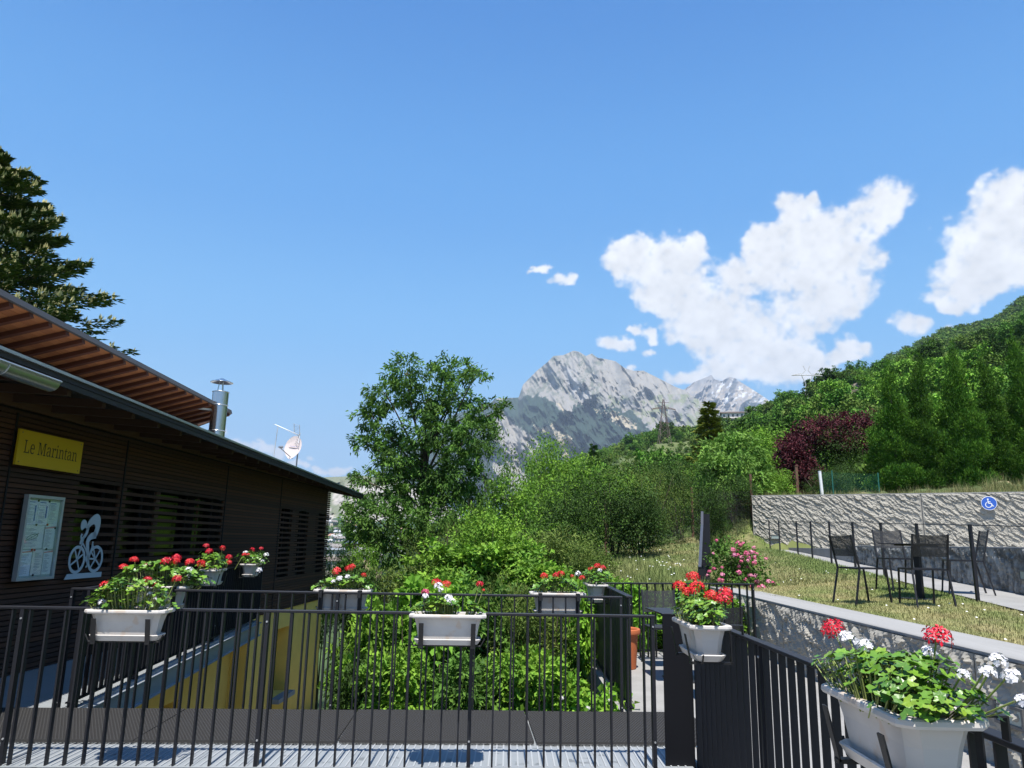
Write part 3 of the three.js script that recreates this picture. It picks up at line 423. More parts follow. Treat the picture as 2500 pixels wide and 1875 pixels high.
    for (const s of [1, -1]) { const fr = []; for (let i = 0; i < 6; i++) { const yy = i * 0.045; fr.push(bar(V(-0.13, s * (0.02 + yy) + 0.03, -0.1), V(0.06, s * (0.02 + yy) + 0.03, 0.1), 0.004, 5)); } fr.push(bar(V(-0.13, 0.03, -0.1), V(-0.13, 0.03 + s * 0.26, -0.1), 0.008), bar(V(0.06, 0.03, 0.1), V(0.06, 0.03 + s * 0.26, 0.1), 0.008)); const p = part(a, 'grid_reflector', merge(fr), al); p.rotation.x = s * 0.35; }
    part(a, 'mast_clamp', bar(V(0.02, -0.12, 0), V(0.02, 0.06, 0), 0.014), gm);
    const m = thing('whip_mast', 'thin upright rod on the roof beside the aerial', 'rod', -5.63, 2.9, -17.5); part(m, 'rod', bar(V(0, 0, 0), V(0.06, 1.1, 0), 0.01), al); part(m, 'foot_plate', box(0.08, 0.1, 0.08, 0, 0.03, 0), gm);
  }
}

// ---------- railings: flat-bar balusters under a flat handrail; local x runs from a to b ----------
const boltG = new THREE.CylinderGeometry(0.006, 0.007, 0.006, 8).rotateX(Math.PI / 2), boltM = mat(0.5, 0.51, 0.52, 0.4, { metalness: 0.6 });
function railing(label, a, b, o = {}) {
  const { y0 = 0, top = 0.93, step = 0.112, bw = 0.011, bd = 0.036, cap = 0.018, capD = 0.045, posts = [], low = null, name = 'railing', pw = 0.024 } = o;
  const d = V(b[0] - a[0], 0, b[1] - a[1]), L = d.length(), t = thing(name, label, 'railing', a[0], 0, a[1], Math.atan2(-d.z, d.x), 'dark steel railings');
  part(t, 'handrail', rbox(L, cap, capD, 0.004, L / 2, top - cap / 2, 0), steel);
  if (low !== null) part(t, 'bottom_rail', box(L, 0.012, capD * 0.9, L / 2, low, 0), steelFlat);
  const g = box(bw, top - cap - y0, bd, 0, (top - cap + y0) / 2, 0), r = rng(Math.floor(L * 1000));
  for (let x = step * 0.5; x < L; x += step) { if (posts.some((p) => Math.abs(p - x) < step * 0.4)) continue; const m = part(t, 'baluster', g, steel); m.position.x = x + (r() - 0.5) * 0.003; }
  const gp = box(pw, top - cap - y0 + 0.05, bd * 1.3, 0, (top - cap + y0 - 0.05) / 2, 0);
  for (const p of posts) { const q = part(t, 'post', gp, steel); q.position.x = p; for (const y of [top - 0.075, y0 + 0.16]) part(q, 'bolt', boltG, boltM).position.set(0, y, bd * 0.65 + 0.002); }
  return t;
}
const frontRail = (x) => -5.135 - 0.051 * (x + 1.2); // z of the front railing at x
railing('dark steel railing carrying two white planters across the front of the deck', [-4.95, -4.945], [1.0, -5.247], { y0: -0.03, posts: [0.55, 1.8, 3.37, 4.72, 5.94] });
railing('dark steel railing along the far side of the deck above the shrubs', [-3.69, -6.5], [1.0, -6.72], { y0: -0.12, top: 0.95, posts: [0.012, 0.15, 2.23, 4.68] });
railing('dark steel railing beside the gallery along the timber building', [-3.60, -6.5], [-4.36, -13.5], { y0: 0.03, top: 0.95, low: 0.036, step: 0.115, posts: [0.06, 1.4, 2.8, 4.2, 5.6, 7.0] });
railing('short dark steel railing closing the gallery at the timber wall', [-4.36, -13.5], [-4.86, -13.52], { y0: 0.03, top: 0.95, low: 0.036 });
railing('dark steel railing beside the platform with two white planters hung inside', [1.285, -5.28], [1.30, -0.9], { y0: -0.06, top: 0.93, step: 0.112, bw: 0.011, bd: 0.031, capD: 0.05, low: -0.05, posts: [0.02, 1.35, 2.7, 4.0] });
solo('corner_plate', 'flat black steel corner plate at the end of the front railing', 'plate', merge([rbox(0.2, 1.06, 0.012, 0.004, 0, 0.4, 0), box(0.2, 0.014, 0.04, 0, 0.928, -0.014)]), steelFlat, 1.16, 0, -5.29, rad(2.9));
railing('short dark steel railing running from the deck along the terrace edge', [1.075, -6.78], [1.09, -9.45], { y0: -0.01, top: 0.95, step: 0.11, bw: 0.075, bd: 0.012, capD: 0.06, low: 0.02, posts: [0.02, 1.3, 2.66], pw: 0.04 });
railing('dark steel railing across the back of the small terrace', [1.12, -9.9], [3.35, -10.42], { y0: -0.04, top: 0.905, step: 0.112, low: 0.06, posts: [0.02, 1.1, 2.27] });
// stair balustrade beyond the low stone wall: its handrail climbs away
{
  const t = thing('stair_balustrade', 'dark steel stair balustrade with kinked pale handrail rising behind the stone wall', 'railing', 3.36, 0, -13.5, rad(-15.6));
  const P = [[0, 1.02], [-2.3, 1.66], [-3.0, 1.84], [-3.5, 2.14]];
  const pale = mat(0.05, 0.053, 0.064, 0.5);
  for (let i = 0; i < P.length - 1; i++) part(t, 'handrail', beam(V(0.035, P[i][1], P[i][0]), V(0.035, P[i + 1][1], P[i + 1][0]), 0.055, 0.02), pale);
  const yAt = (z) => { let k = 1; while (k < P.length - 1 && P[k][0] > z) k++; return lerp(P[k - 1][1], P[k][1], (z - P[k - 1][0]) / (P[k][0] - P[k - 1][0])); };
  for (let z = -0.02; z > -3.5; z -= 0.11) { const h = yAt(z) - 0.01, b0 = 0.45 + Math.min(0.9, -z * 0.16); part(t, 'baluster', box(0.19, h - b0, 0.012, 0.1, (h + b0) / 2, z), steel); }
  part(t, 'end_post', box(0.2, 0.98, 0.012, 0.1, 0.5, 0.01), steel); part(t, 'bottom_rail', beam(V(0.05, 0.55, 0), V(0.05, 1.2, -3.5), 0.06, 0.03), steelFlat);
}

// ---------- rough stone-faced concrete walls ----------
const stoneTex = texture(512, (u, v) => { const a = pf(u, v, 5, 6), b = pf(u, v, 40, 3, 7); return 0.62 + 0.26 * a + 0.2 * b; }, 1.1);
const stoneM = new THREE.MeshStandardMaterial({ color: rgb(0.40, 0.378, 0.33), roughness: 1, map: stoneTex });
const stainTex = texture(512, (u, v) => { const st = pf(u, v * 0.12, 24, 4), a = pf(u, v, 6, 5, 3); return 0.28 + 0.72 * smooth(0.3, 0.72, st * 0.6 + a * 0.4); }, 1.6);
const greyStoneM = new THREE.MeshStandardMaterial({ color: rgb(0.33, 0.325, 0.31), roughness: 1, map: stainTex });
const rough = (s, y, k) => { // split-rock relief, in metres: slanting chips, each a facet with its own height and tilt
  const w = fbm(s * 2.3 + k, y * 2.3, 3) - 0.5, a = s * 0.8 - y * 0.6 + w * 0.12, b = s * 0.6 + y * 0.8 + w * 0.1;
  const facets = (u, v, seed) => { const ui = Math.floor(u), vi = Math.floor(v); let best = 9, h = 0; for (let i = -1; i < 2; i++) for (let j = -1; j < 2; j++) { const p = ui + i + hash3(ui + i, vi + j, seed), q = vi + j + hash3(ui + i, vi + j, seed + 1), d = (u - p) ** 2 + (v - q) ** 2; if (d < best) { best = d; h = hash3(ui + i, vi + j, seed + 2) - 0.5 + (u - p) * (hash3(ui + i, vi + j, seed + 3) - 0.5) * 0.9 - (v - q) * (0.25 + 0.7 * hash3(ui + i, vi + j, seed + 4)); } } return h; };
  return facets(a * 4 + k, b * 10.5, 11) * 0.028 + facets(a * 10 + k, b * 25, 31) * 0.016 + w * 0.03;
};
// a wall panel: face along local +z, from s0 to s1, bottom yb(s), top yt, thickness behind it
function stonePanel(s0, s1, yb, yt, k, res, depth, amp = 1) {
  const n = Math.ceil((s1 - s0) / res), m = Math.ceil((yt - Math.min(yb(s0), yb(s1))) / res);
  const face = sheet(n, m, (u, v) => { const s = lerp(s0, s1, u), y = lerp(yb(s), yt, v); const e = smooth(0, 0.06, s - s0) * smooth(0, 0.06, s1 - s) * smooth(0, 0.05, yt - y + 0.01); return [s, y, rough(s, y, k) * e * amp]; }, null, (u, v) => [lerp(s0, s1, u), v * 2]);
  const chip = face.toNonIndexed(); chip.deleteAttribute('normal'); chip.computeVertexNormals();
  const A = [s0, yb(s0)], B = [s1, yb(s1)], C = [s1, yt], D = [s0, yt];
  const s = new THREE.Shape([A, B, C, D].map((p) => new THREE.Vector2(...p))); const g = new THREE.ExtrudeGeometry(s, { depth: depth - 0.02, bevelEnabled: false }); g.translate(0, 0, -depth);
  return merge([chip, g]);
}
const wallLamp = (label, x, y, z, turn) => { const t = thing('wall_lamp', label, 'lamp', x, y, z, turn, 'recessed wall lamps'); part(t, 'frame', merge([box(0.3, 0.02, 0.05, 0, 0.06, 0), box(0.3, 0.02, 0.05, 0, -0.06, 0), box(0.02, 0.1, 0.05, 0.14, 0, 0), box(0.02, 0.1, 0.05, -0.14, 0, 0)]), mat(0.12, 0.12, 0.12, 0.5)); part(t, 'lens', box(0.26, 0.1, 0.03), mat(0.34, 0.40, 0.38, 0.25)); };
{ // low retaining wall between terrace and lawn, face to the terrace (-x)
  const t = thing('retaining_wall', 'low rough stone retaining wall with pale flat top between terrace and lawn', 'wall', 3.30, 0, -1.6, -Math.PI / 2 + rad(-0.85));
  const Ls = [0, 4, 8, 11.9];
  for (let i = 0; i < 3; i++) part(t, 'panel', stonePanel(-Ls[i + 1] + 0.006, -Ls[i] - 0.006, () => -0.08, 0.672, i * 7 + 2, 0.02, 0.58, 1.5), stoneM);
  part(t, 'coping', rbox(11.95, 0.03, 0.54, 0.006, -5.95, 0.689, -0.285), concrete);
  wallLamp('recessed lamp in the low retaining wall beside the near railing', 3.36, 0.33, -5.25, -Math.PI / 2);
}
// ramp beside the lawn: line of its kerb
const rampX = (z) => 5.97 + (-z - 9.7) * 0.178, rampY = (z) => 0.77 + (-z - 9.7) * 0.034;
struct('ramp_path', sheet(6, 60, (u, v) => { const z = lerp(-1.5, -26.2, v), w = lerp(1.32, 0.62, smooth(-22, -26, z)); return [rampX(z) + 0.02 + u * w, rampY(z) + 0.012 + (v > 0.98 ? -0.02 : 0), z]; }), concrete);
{
  // low wall on the far side of the ramp, face towards the ramp
  const a = V(8.24, 0, -18.5), b = V(6.0, 0, -2.5), d = b.clone().sub(a), L = d.length();
  const t = thing('ramp_wall', 'low dark stained stone wall along the ramp behind the tables', 'wall', a.x, 0, a.z, Math.atan2(-d.z, d.x));
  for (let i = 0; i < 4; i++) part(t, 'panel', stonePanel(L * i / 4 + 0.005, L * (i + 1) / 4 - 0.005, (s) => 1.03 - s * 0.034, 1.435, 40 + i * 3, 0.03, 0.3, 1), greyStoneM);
  part(t, 'coping', rbox(L, 0.025, 0.26, 0.006, L / 2, 1.448, -0.16), concrete);
  wallLamp('recessed lamp in the low dark wall beside the ramp', 7.08, 1.08, -10.4, Math.atan2(-d.z, d.x));
  struct('upper_ramp', flat([[8.3, -18.6], [9.3, -25.2], [18, -20.5], [15, -2.5], [6.2, -2.5]], 1.38, 0.3), concrete);
}
{
  const a = V(8.38, 0, -25.9), b = V(18.6, 0, -19.9), d = b.clone().sub(a), L = d.length(), turn = Math.atan2(-d.z, d.x);
  const t = thing('back_wall', 'tall pale rough stone wall below the cypress hedge', 'wall', a.x, 0, a.z, turn);
  const J = [0, 5.17, 10.3, L];
  for (let i = 0; i < 3; i++) part(t, 'panel', stonePanel(J[i] + 0.02, J[i + 1] - 0.02, () => 1.1, 3.1, 90 + i * 11, 0.022, 0.35, 1.5), stoneM);
  for (let i = 1; i < 3; i++) part(t, 'joint_strip', box(0.05, 2, 0.25, J[i], 2.1, -0.17), mat(0.34, 0.33, 0.31, 0.95));
  part(t, 'coping', rbox(L, 0.03, 0.32, 0.006, L / 2, 3.113, -0.18), concrete);
  t.updateMatrixWorld(true); const w = (s, y, z) => t.localToWorld(V(s, y, z));
  const p = w(0.75, 1.72, 0.03); wallLamp('recessed lamp near the end of the tall pale wall', p.x, p.y, p.z, turn);
  const q = w(6.95, 2.79, 0.1), s = thing('access_sign', 'round blue sign with white wheelchair symbol on the pale wall', 'sign', q.x, q.y, q.z, turn);
  const disc = new THREE.CylinderGeometry(0.2, 0.2, 0.012, 40); disc.rotateX(Math.PI / 2); part(s, 'disc', disc, mat(0.035, 0.12, 0.5, 0.4));
  const white = mat(0.85, 0.86, 0.88, 0.5); const rim = new THREE.TorusGeometry(0.197, 0.008, 8, 48); part(s, 'rim', rim, white);
  const sym = []; const ex = (pts) => new THREE.ExtrudeGeometry(new THREE.Shape(pts.map((k) => new THREE.Vector2(...k))), { depth: 0.004, bevelEnabled: false }).translate(0, 0, 0.007);
  const stroke = (pts, r) => { for (let i = 0; i < pts.length - 1; i++) { const [x0, y0] = pts[i], [x1, y1] = pts[i + 1], l = Math.hypot(x1 - x0, y1 - y0), nx = -(y1 - y0) / l * r, ny = (x1 - x0) / l * r; sym.push(ex([[x0 + nx, y0 + ny], [x0 - nx, y0 - ny], [x1 - nx, y1 - ny], [x1 + nx, y1 + ny]])); } };
  const head = new THREE.CylinderGeometry(0.023, 0.023, 0.004, 20); head.rotateX(Math.PI / 2); head.translate(-0.02, 0.118, 0.009); sym.push(head);
  stroke([[-0.022, 0.085], [-0.014, 0.0], [0.055, -0.004], [0.085, -0.085], [0.115, -0.075]], 0.014); stroke([[-0.018, 0.045], [0.04, 0.043]], 0.011);
  const arc = []; for (let i = 0; i <= 18; i++) { const an = rad(115 + i * 235 / 18); arc.push([-0.015 + Math.cos(an) * 0.078, -0.045 + Math.sin(an) * 0.078]); } stroke(arc, 0.011);
  part(s, 'wheelchair_symbol', merge(sym), white); part(s, 'backing', box(0.12, 0.12, 0.08, 0, 0, -0.045), steelFlat);
}
{ // ramp railing: posts and one thin top wire
  const t = thing('ramp_railing', 'row of slim dark posts with a thin top rail beside the ramp', 'railing', 0, 0, 0); const zs = [-7.9, -9.7, -11.6, -13.35, -15.15, -17.05, -18.95, -20.7, -23.4, -25.2];
  const g = box(0.035, 1.0, 0.05, 0, 0.46, 0);
  zs.forEach((z) => { const m = part(t, 'post', g, steel); m.position.set(rampX(z) - 0.02, rampY(z), z); m.rotation.y = rad(-10); });
  for (let i = 0; i < zs.length - 1; i++) part(t, 'top_wire', bar(V(rampX(zs[i]) - 0.02, rampY(zs[i]) + 0.95, zs[i]), V(rampX(zs[i + 1]) - 0.02, rampY(zs[i + 1]) + 0.95, zs[i + 1]), 0.006, 6), steel);
}

// ---------- tables and chairs ----------
const meshTex = texture(64, (u, v) => (Math.abs(u * 8 % 1 - 0.5) > 0.17 || Math.abs(v * 8 % 1 - 0.5) > 0.17) ? 1 : 0, 0.1);
const meshM = new THREE.MeshStandardMaterial({ color: rgb(0.02, 0.02, 0.022), roughness: 0.6, alphaMap: meshTex, transparent: true, side: THREE.DoubleSide });
const chairM = mat(0.022, 0.022, 0.026, 0.45, { metalness: 0.3 });
function chair(label, x, y, z, turn, group) { // faces local +z
  const t = thing('mesh_chair', label, 'chair', x, y, z, turn, group), w = 0.205, f = 0.2;
  for (const s of [-1, 1]) {
    part(t, 'leg', beam(V(s * w, 0, f + 0.05), V(s * w, 0.45, f), 0.02, 0.02), chairM);
    part(t, 'leg', merge([beam(V(s * (w + 0.012), 0, -f - 0.1), V(s * w, 0.45, -f), 0.02, 0.02), beam(V(s * w, 0.44, -f), V(s * w, 0.87, -f - 0.1), 0.02, 0.02)]), chairM);
  }
  part(t, 'seat_frame', merge([box(2 * w, 0.02, 0.02, 0, 0.45, f), box(2 * w, 0.02, 0.02, 0, 0.45, -f), box(0.02, 0.02, 2 * f, w, 0.45, 0), box(0.02, 0.02, 2 * f, -w, 0.45, 0)]), chairM);
  part(t, 'seat', sheet(8, 8, (u, v) => { const px = (u - 0.5) * 2 * w, pz = (v - 0.5) * 2 * f; return [px, 0.457 - 0.012 * Math.sin(Math.PI * u) * Math.sin(Math.PI * v), pz]; }), chairM);
  const back = sheet(10, 4, (u, v) => { const yy = lerp(0.6, 0.865 - 0.012 * Math.sin(Math.PI * u), v); return [(u - 0.5) * 2 * w, yy, -f - (yy - 0.45) * 0.233 - 0.03 * Math.sin(Math.PI * u)]; }, null, (u, v) => [u * 0.41, v * 0.265]);
  part(t, 'backrest', back, meshM);
  return t;
}
function table(label, x, y, z, turn, w = 0.7) {
  const t = thing('pedestal_table', label, 'table', x, y, z, turn);
  part(t, 'table_top', rbox(w, 0.014, w, 0.005, 0, 0.715, 0), chairM); part(t, 'column', rbox(0.075, 0.7, 0.075, 0.006, 0, 0.355, 0), chairM); part(t, 'base_plate', rbox(0.42, 0.012, 0.42, 0.004, 0, 0.007, 0), chairM); part(t, 'top_bracket', box(0.4, 0.02, 0.4, 0, 0.7, 0), chairM);
}
const lawnY = (x, z) => { if (z < -13.5) { const g = height(x, z) + 0.03, b = lawnBase(x, z); return lerp(b, Math.max(b, g), smooth(-13.5, -15, z)); } return lawnBase(x, z); };
const lawnBase = (x, z) => { const k = clamp((x - 3.9) / (rampX(z) - 3.9)); return lerp(0.655 + Math.max(0, -z - 9) * 0.012, rampY(z), smooth(0.0, 1, k)) + (noise(x * 1.7, z * 1.7) - 0.5) * 0.03; };
{
  const cx = 5.5, cz = -10.2, y = lawnY(cx, cz) - 0.005;
  table('square black pedestal table on the lawn among four chairs', cx, y, cz, rad(38));
  chair('black mesh chair on the lawn turned sideways, its back towards the rose bush', 4.62, lawnY(4.62, -9.95), -9.95, rad(105), 'chairs round the lawn table');
  chair('black mesh chair on the lawn with its back to the low retaining wall', 5.12, lawnY(5.12, -9.4), -9.4, rad(174), 'chairs round the lawn table');
  chair('black mesh chair on the lawn facing the low retaining wall across the table', 5.72, lawnY(5.72, -11.15), -11.15, rad(-3), 'chairs round the lawn table');
  chair('black mesh chair at the edge of lawn and ramp, its back to the ramp', 6.36, rampY(-10.6) + 0.01, -10.62, rad(-108), 'chairs round the lawn table');
  table('square black pedestal table on the small terrace behind the planter', 1.95, -0.03, -8.5, rad(4));
  chair('black mesh chair on the small terrace in front of its back railing', 1.92, -0.03, -9.42, rad(4), 'chairs on the small terrace');
  chair('black mesh chair on the small terrace with its back to the near planter', 2.02, -0.03, -7.58, rad(178), 'chairs on the small terrace');
}
{ // terracotta pot
  const t = thing('terracotta_pot', 'tall plain terracotta pot beside the terrace railing', 'pot', 1.36, -0.03, -9.2), tc = mat(0.50, 0.135, 0.045, 0.75, { map: texture(256, (u, v) => 0.85 + 0.15 * pf(u, v, 8, 4), 0.6) });
  part(t, 'body', new THREE.LatheGeometry([[0, 0], [0.16, 0], [0.165, 0.01], [0.192, 0.40], [0.178, 0.40], [0.15, 0.1], [0, 0.09]].map((p) => new THREE.Vector2(...p)), 48), tc);
  part(t, 'rim', new THREE.LatheGeometry([[0.18, 0.385], [0.212, 0.388], [0.218, 0.4], [0.217, 0.44], [0.208, 0.45], [0.192, 0.447], [0.185, 0.43], [0.18, 0.385]].map((p) => new THREE.Vector2(...p)), 48), tc); part(t, 'soil', new THREE.CylinderGeometry(0.17, 0.17, 0.02, 32).translate(0, 0.33, 0), mat(0.04, 0.028, 0.02, 1));
}

// ---------- balcony planters and their geraniums ----------
const potM = mat(0.66, 0.62, 0.585, 0.5), potTex = texture(256, (u, v) => { const a = 0.84 + 0.16 * pf(u, v, 6, 5), k = smooth(0.58, 0.74, pf(u, v, 5, 5, 9)) * 0.3; return [a * (1 - 0.12 * k), a * (1 - 0.45 * k), a * (1 - 0.75 * k)]; }, 0.35, true); potM.map = potTex;
const soilM = mat(0.035, 0.024, 0.016, 1);
// frustum ring: outer rectangle at two heights with cut corners
function tub(w0, d0, y0, w1, d1, y1, cut) {
  const ringAt = (w, d, y) => { const a = w / 2, b = d / 2, c = cut; return [[-a + c, y, b], [a - c, y, b], [a, y, b - c], [a, y, -b + c], [a - c, y, -b], [-a + c, y, -b], [-a, y, -b + c], [-a, y, b - c]]; };
  return [ringAt(w0, d0, y0), ringAt(w1, d1, y1)];
}
function loft(rings, closeBottom) {
  const p = []; const tri = (a, b, c) => p.push(...a, ...b, ...c);
  for (let k = 0; k < rings.length - 1; k++) { const A = rings[k], B = rings[k + 1], n = A.length; for (let i = 0; i < n; i++) { const j = (i + 1) % n; tri(A[i], A[j], B[j]); tri(A[i], B[j], B[i]); } }
  if (closeBottom) { const A = rings[0]; for (let i = 1; i < A.length - 1; i++) tri(A[0], A[i + 1], A[i]); }
  const g = new THREE.BufferGeometry(); g.setAttribute('position', new THREE.Float32BufferAttribute(p, 3)); g.setAttribute('uv', new THREE.Float32BufferAttribute(p.filter((_, i) => i % 3 !== 2), 2)); g.computeVertexNormals(); return g;
}
const tubGeo = (() => { const r = (w, d, y, c = 0.03) => tub(w, d, y, w, d, y, c)[0]; return {
  body: loft([r(0.37, 0.125, -0.165), r(0.40, 0.148, -0.075), r(0.404, 0.151, -0.068), r(0.44, 0.18, 0.0), r(0.432, 0.172, 0.0), r(0.39, 0.14, -0.07)], true),
  rim: loft([r(0.438, 0.178, -0.026), r(0.488, 0.222, -0.022), r(0.496, 0.23, -0.014), r(0.494, 0.228, -0.003), r(0.486, 0.221, 0.001), r(0.44, 0.18, 0.0), r(0.434, 0.174, -0.008)]),
  saucer: loft([r(0.36, 0.12, -0.19), r(0.385, 0.14, -0.188), r(0.43, 0.172, -0.155), r(0.424, 0.166, -0.15), r(0.385, 0.14, -0.175)], true), soil: loft([r(0.40, 0.15, -0.03), r(0.2, 0.05, -0.022)], true) }; })();
const strapM = mat(0.02, 0.02, 0.022, 0.5, { metalness: 0.3 });
function planter(label, x, y, z, turn) { // hangs on a rail at local -z
  const t = thing('planter', label, 'planter', x, y, z, turn, 'white balcony planters');
  part(t, 'tub', tubGeo.body, potM); part(t, 'rim', tubGeo.rim, potM); part(t, 'saucer', tubGeo.saucer, potM); part(t, 'soil', tubGeo.soil, soilM);
  for (const s of [-0.165, 0.165]) part(t, 'bracket', merge([box(0.03, 0.012, 0.23, s, -0.198, -0.01), beam(V(s, -0.2, 0.098), V(s, -0.05, 0.128), 0.03, 0.005), box(0.03, 0.2, 0.005, s, -0.1, -0.118), box(0.03, 0.005, 0.07, s, -0.002, -0.15), box(0.03, 0.06, 0.005, s, -0.03, -0.186)]), strapM);
  part(t, 'cross_bar', merge([bar(V(-0.215, -0.195, 0.05), V(0.215, -0.195, 0.05), 0.005), bar(V(0.215, -0.195, 0.05), V(0.24, -0.15, 0.05), 0.005), bar(V(-0.215, -0.195, 0.05), V(-0.24, -0.15, 0.05), 0.005)]), strapM);
  return t;
}
const leafMat = (r, g, b, rough = 0.5) => new THREE.MeshPhysicalMaterial({ color: rgb(r, g, b), roughness: rough, side: THREE.DoubleSide });
const gerLeafM = [[0.10, 0.215, 0.016], [0.135, 0.265, 0.022], [0.07, 0.165, 0.018], [0.18, 0.29, 0.028]].map((c) => leafMat(...c, 0.38));
function lobedLeaf(seed) { // ivy-geranium leaf, radius 1, in the xz plane, stalk at -z
  const r = rng(seed), p = [], n = 5, ring = []; for (let i = 0; i <= 2 * n; i++) { const a = -2.55 + 5.1 * i / (2 * n), R = i % 2 ? 1 - 0.12 * r() : 0.66 + 0.1 * r(); ring.push([Math.sin(a) * R, 0.22 * R * R - 0.1 * Math.abs(Math.sin(a)) + (r() - 0.5) * 0.12, Math.cos(a) * R]); }
  const mid = ring.map(([x, y, z]) => [x * 0.5, y * 0.2, z * 0.5]); const tri = (a, b, c) => p.push(...a, ...b, ...c);
  for (let i = 0; i < ring.length - 1; i++) { tri([0, -0.05, 0], mid[i], mid[i + 1]); tri(mid[i], ring[i], ring[i + 1]); tri(mid[i], ring[i + 1], mid[i + 1]); }
  const g = new THREE.BufferGeometry(); g.setAttribute('position', new THREE.Float32BufferAttribute(p, 3)); g.computeVertexNormals(); return g;
}
const LEAVES = [1, 2, 3, 4].map(lobedLeaf);
function bloom(seed, n, narrow) { // radius about 1: florets on a dome, five petals each
  const r = rng(seed), p = [];
  for (let f = 0; f < n; f++) {
    const th = Math.acos(1 - (f + 0.5) / n * 1.25), ph = f * 2.39996 + r() * 0.5, R = 0.72 + 0.2 * r(), c = V(Math.sin(th) * Math.cos(ph) * R, Math.cos(th) * R * 0.85, Math.sin(th) * Math.sin(ph) * R), nrm = c.clone().normalize().add(V((r() - 0.5) * 0.6, 0.2, (r() - 0.5) * 0.6)).normalize();
    const t1 = V(nrm.y, -nrm.x, 0.01).normalize(), t2 = nrm.clone().cross(t1), spin = r() * 6;
    for (let k = 0; k < 5; k++) { const a = spin + k * 1.2566 + (r() - 0.5) * 0.3, d = t1.clone().multiplyScalar(Math.cos(a)).addScaledVector(t2, Math.sin(a)), s = nrm.clone().cross(d), L = 0.36 + r() * 0.12, w = narrow ? 0.1 : 0.17, lift = 0.1 - r() * 0.16;
      const A = c.clone(), B = c.clone().addScaledVector(d, L * 0.62).addScaledVector(s, w).addScaledVector(nrm, lift), C = c.clone().addScaledVector(d, L).addScaledVector(nrm, lift * 0.6), D = c.clone().addScaledVector(d, L * 0.62).addScaledVector(s, -w).addScaledVector(nrm, lift);
      for (const q of [A, B, C, A, C, D]) p.push(q.x, q.y, q.z); }
  }
  const g = new THREE.BufferGeometry(); g.setAttribute('position', new THREE.Float32BufferAttribute(p, 3)); g.computeVertexNormals(); return g;
}
const BLOOM = { narrow: [bloom(11, 22, true), bloom(12, 19, true), bloom(13, 24, true)], wide: [bloom(21, 15, false), bloom(22, 13, false)] };
const petalM = { r: [leafMat(0.62, 0.01, 0.016, 0.5), leafMat(0.56, 0.006, 0.026, 0.5)], p: [leafMat(0.64, 0.07, 0.19, 0.5)], w: [leafMat(0.70, 0.685, 0.72, 0.5)] };
const stemM = leafMat(0.22, 0.27, 0.07, 0.6);
// heads: [dx, dy, dz, colour, radius] in metres from the middle of the rim
function geranium(label, x, y, z, turn, heads, o = {}) {
  const { n = 150, single = true, size = 0.03, rise = 0.1, len = 0.46, wid = 0.2, gap = null, seed = 1, more = 0 } = o, r = rng(seed * 97 + 5);
  const t = thing('geranium', label, 'flowering plant', x, y, z, 0, 'geraniums in balcony planters');
  const ax = V(Math.cos(turn), 0, -Math.sin(turn)), ac = V(Math.sin(turn), 0, Math.cos(turn)), rest = [], stems = [];
  for (let i = 0; i < n + more; i++) {
    let s; do s = (r() + r() * 0.25 - 0.125 - 0.5) * len; while (gap && s > gap[0] && s < gap[1]);
    const c = (r() + r() - 1) * wid * 0.62, m = Math.sqrt(Math.max(0.05, 1 - (s / len * 1.75) ** 2)) * (0.75 + 0.5 * noise(s * 9 + seed * 3, seed));
    const h = 0.008 + rise * m * Math.pow(r(), 0.6) - Math.max(0, Math.abs(c) - wid * 0.45) * 0.5;
    const pos = ax.clone().multiplyScalar(s).addScaledVector(ac, c); pos.y = h;
    const nrm = V((r() - 0.5) * 1.1, 1, (r() - 0.5) * 1.1).addScaledVector(ac, c * 5).addScaledVector(ax, s * 1.6).normalize();
    const q = new THREE.Quaternion().setFromUnitVectors(V(0, 1, 0), nrm).multiply(new THREE.Quaternion().setFromAxisAngle(V(0, 1, 0), r() * 6.28)), k = size * (0.65 + 0.6 * r());
    if (single && i < n) { const l = part(t, 'leaf', LEAVES[i % 4], gerLeafM[Math.floor(r() * 4)]); l.position.copy(pos); l.quaternion.copy(q); l.scale.setScalar(k); }
    else { const g = LEAVES[i % 4].clone(); g.applyMatrix4(new THREE.Matrix4().compose(pos, q, V(k, k, k))); rest.push(g); }
    if (i % 3 === 0) stems.push(bar(V(pos.x * 0.8, -0.03, pos.z * 0.5), pos, 0.0022, 4));
  }
  if (rest.length) { const three = [[], [], []]; rest.forEach((g, i) => three[i % 3].push(g)); three.forEach((l, i) => { part(t, 'foliage', merge(l), gerLeafM[i]).userData.kind = 'stuff'; }); }
  for (const [dx, dy, dz, col, R] of heads) {
    const h = V(dx, dy, dz); stems.push(bar(V(dx * 0.75, 0.0, dz * 0.6), h, 0.0026, 5));
    const list = col === 'w' ? BLOOM.wide : BLOOM.narrow, m = part(t, 'flower_head', list[Math.floor(r() * list.length)], petalM[col][Math.floor(r() * petalM[col].length)]);
    m.position.copy(h).add(V(0, -R * 0.3, 0)); m.scale.setScalar(R * 0.88); m.rotation.set((r() - 0.5) * 0.8, r() * 6, (r() - 0.5) * 0.8);
  }
  part(t, 'stems', merge(stems), stemM).userData.kind = 'stuff';
}
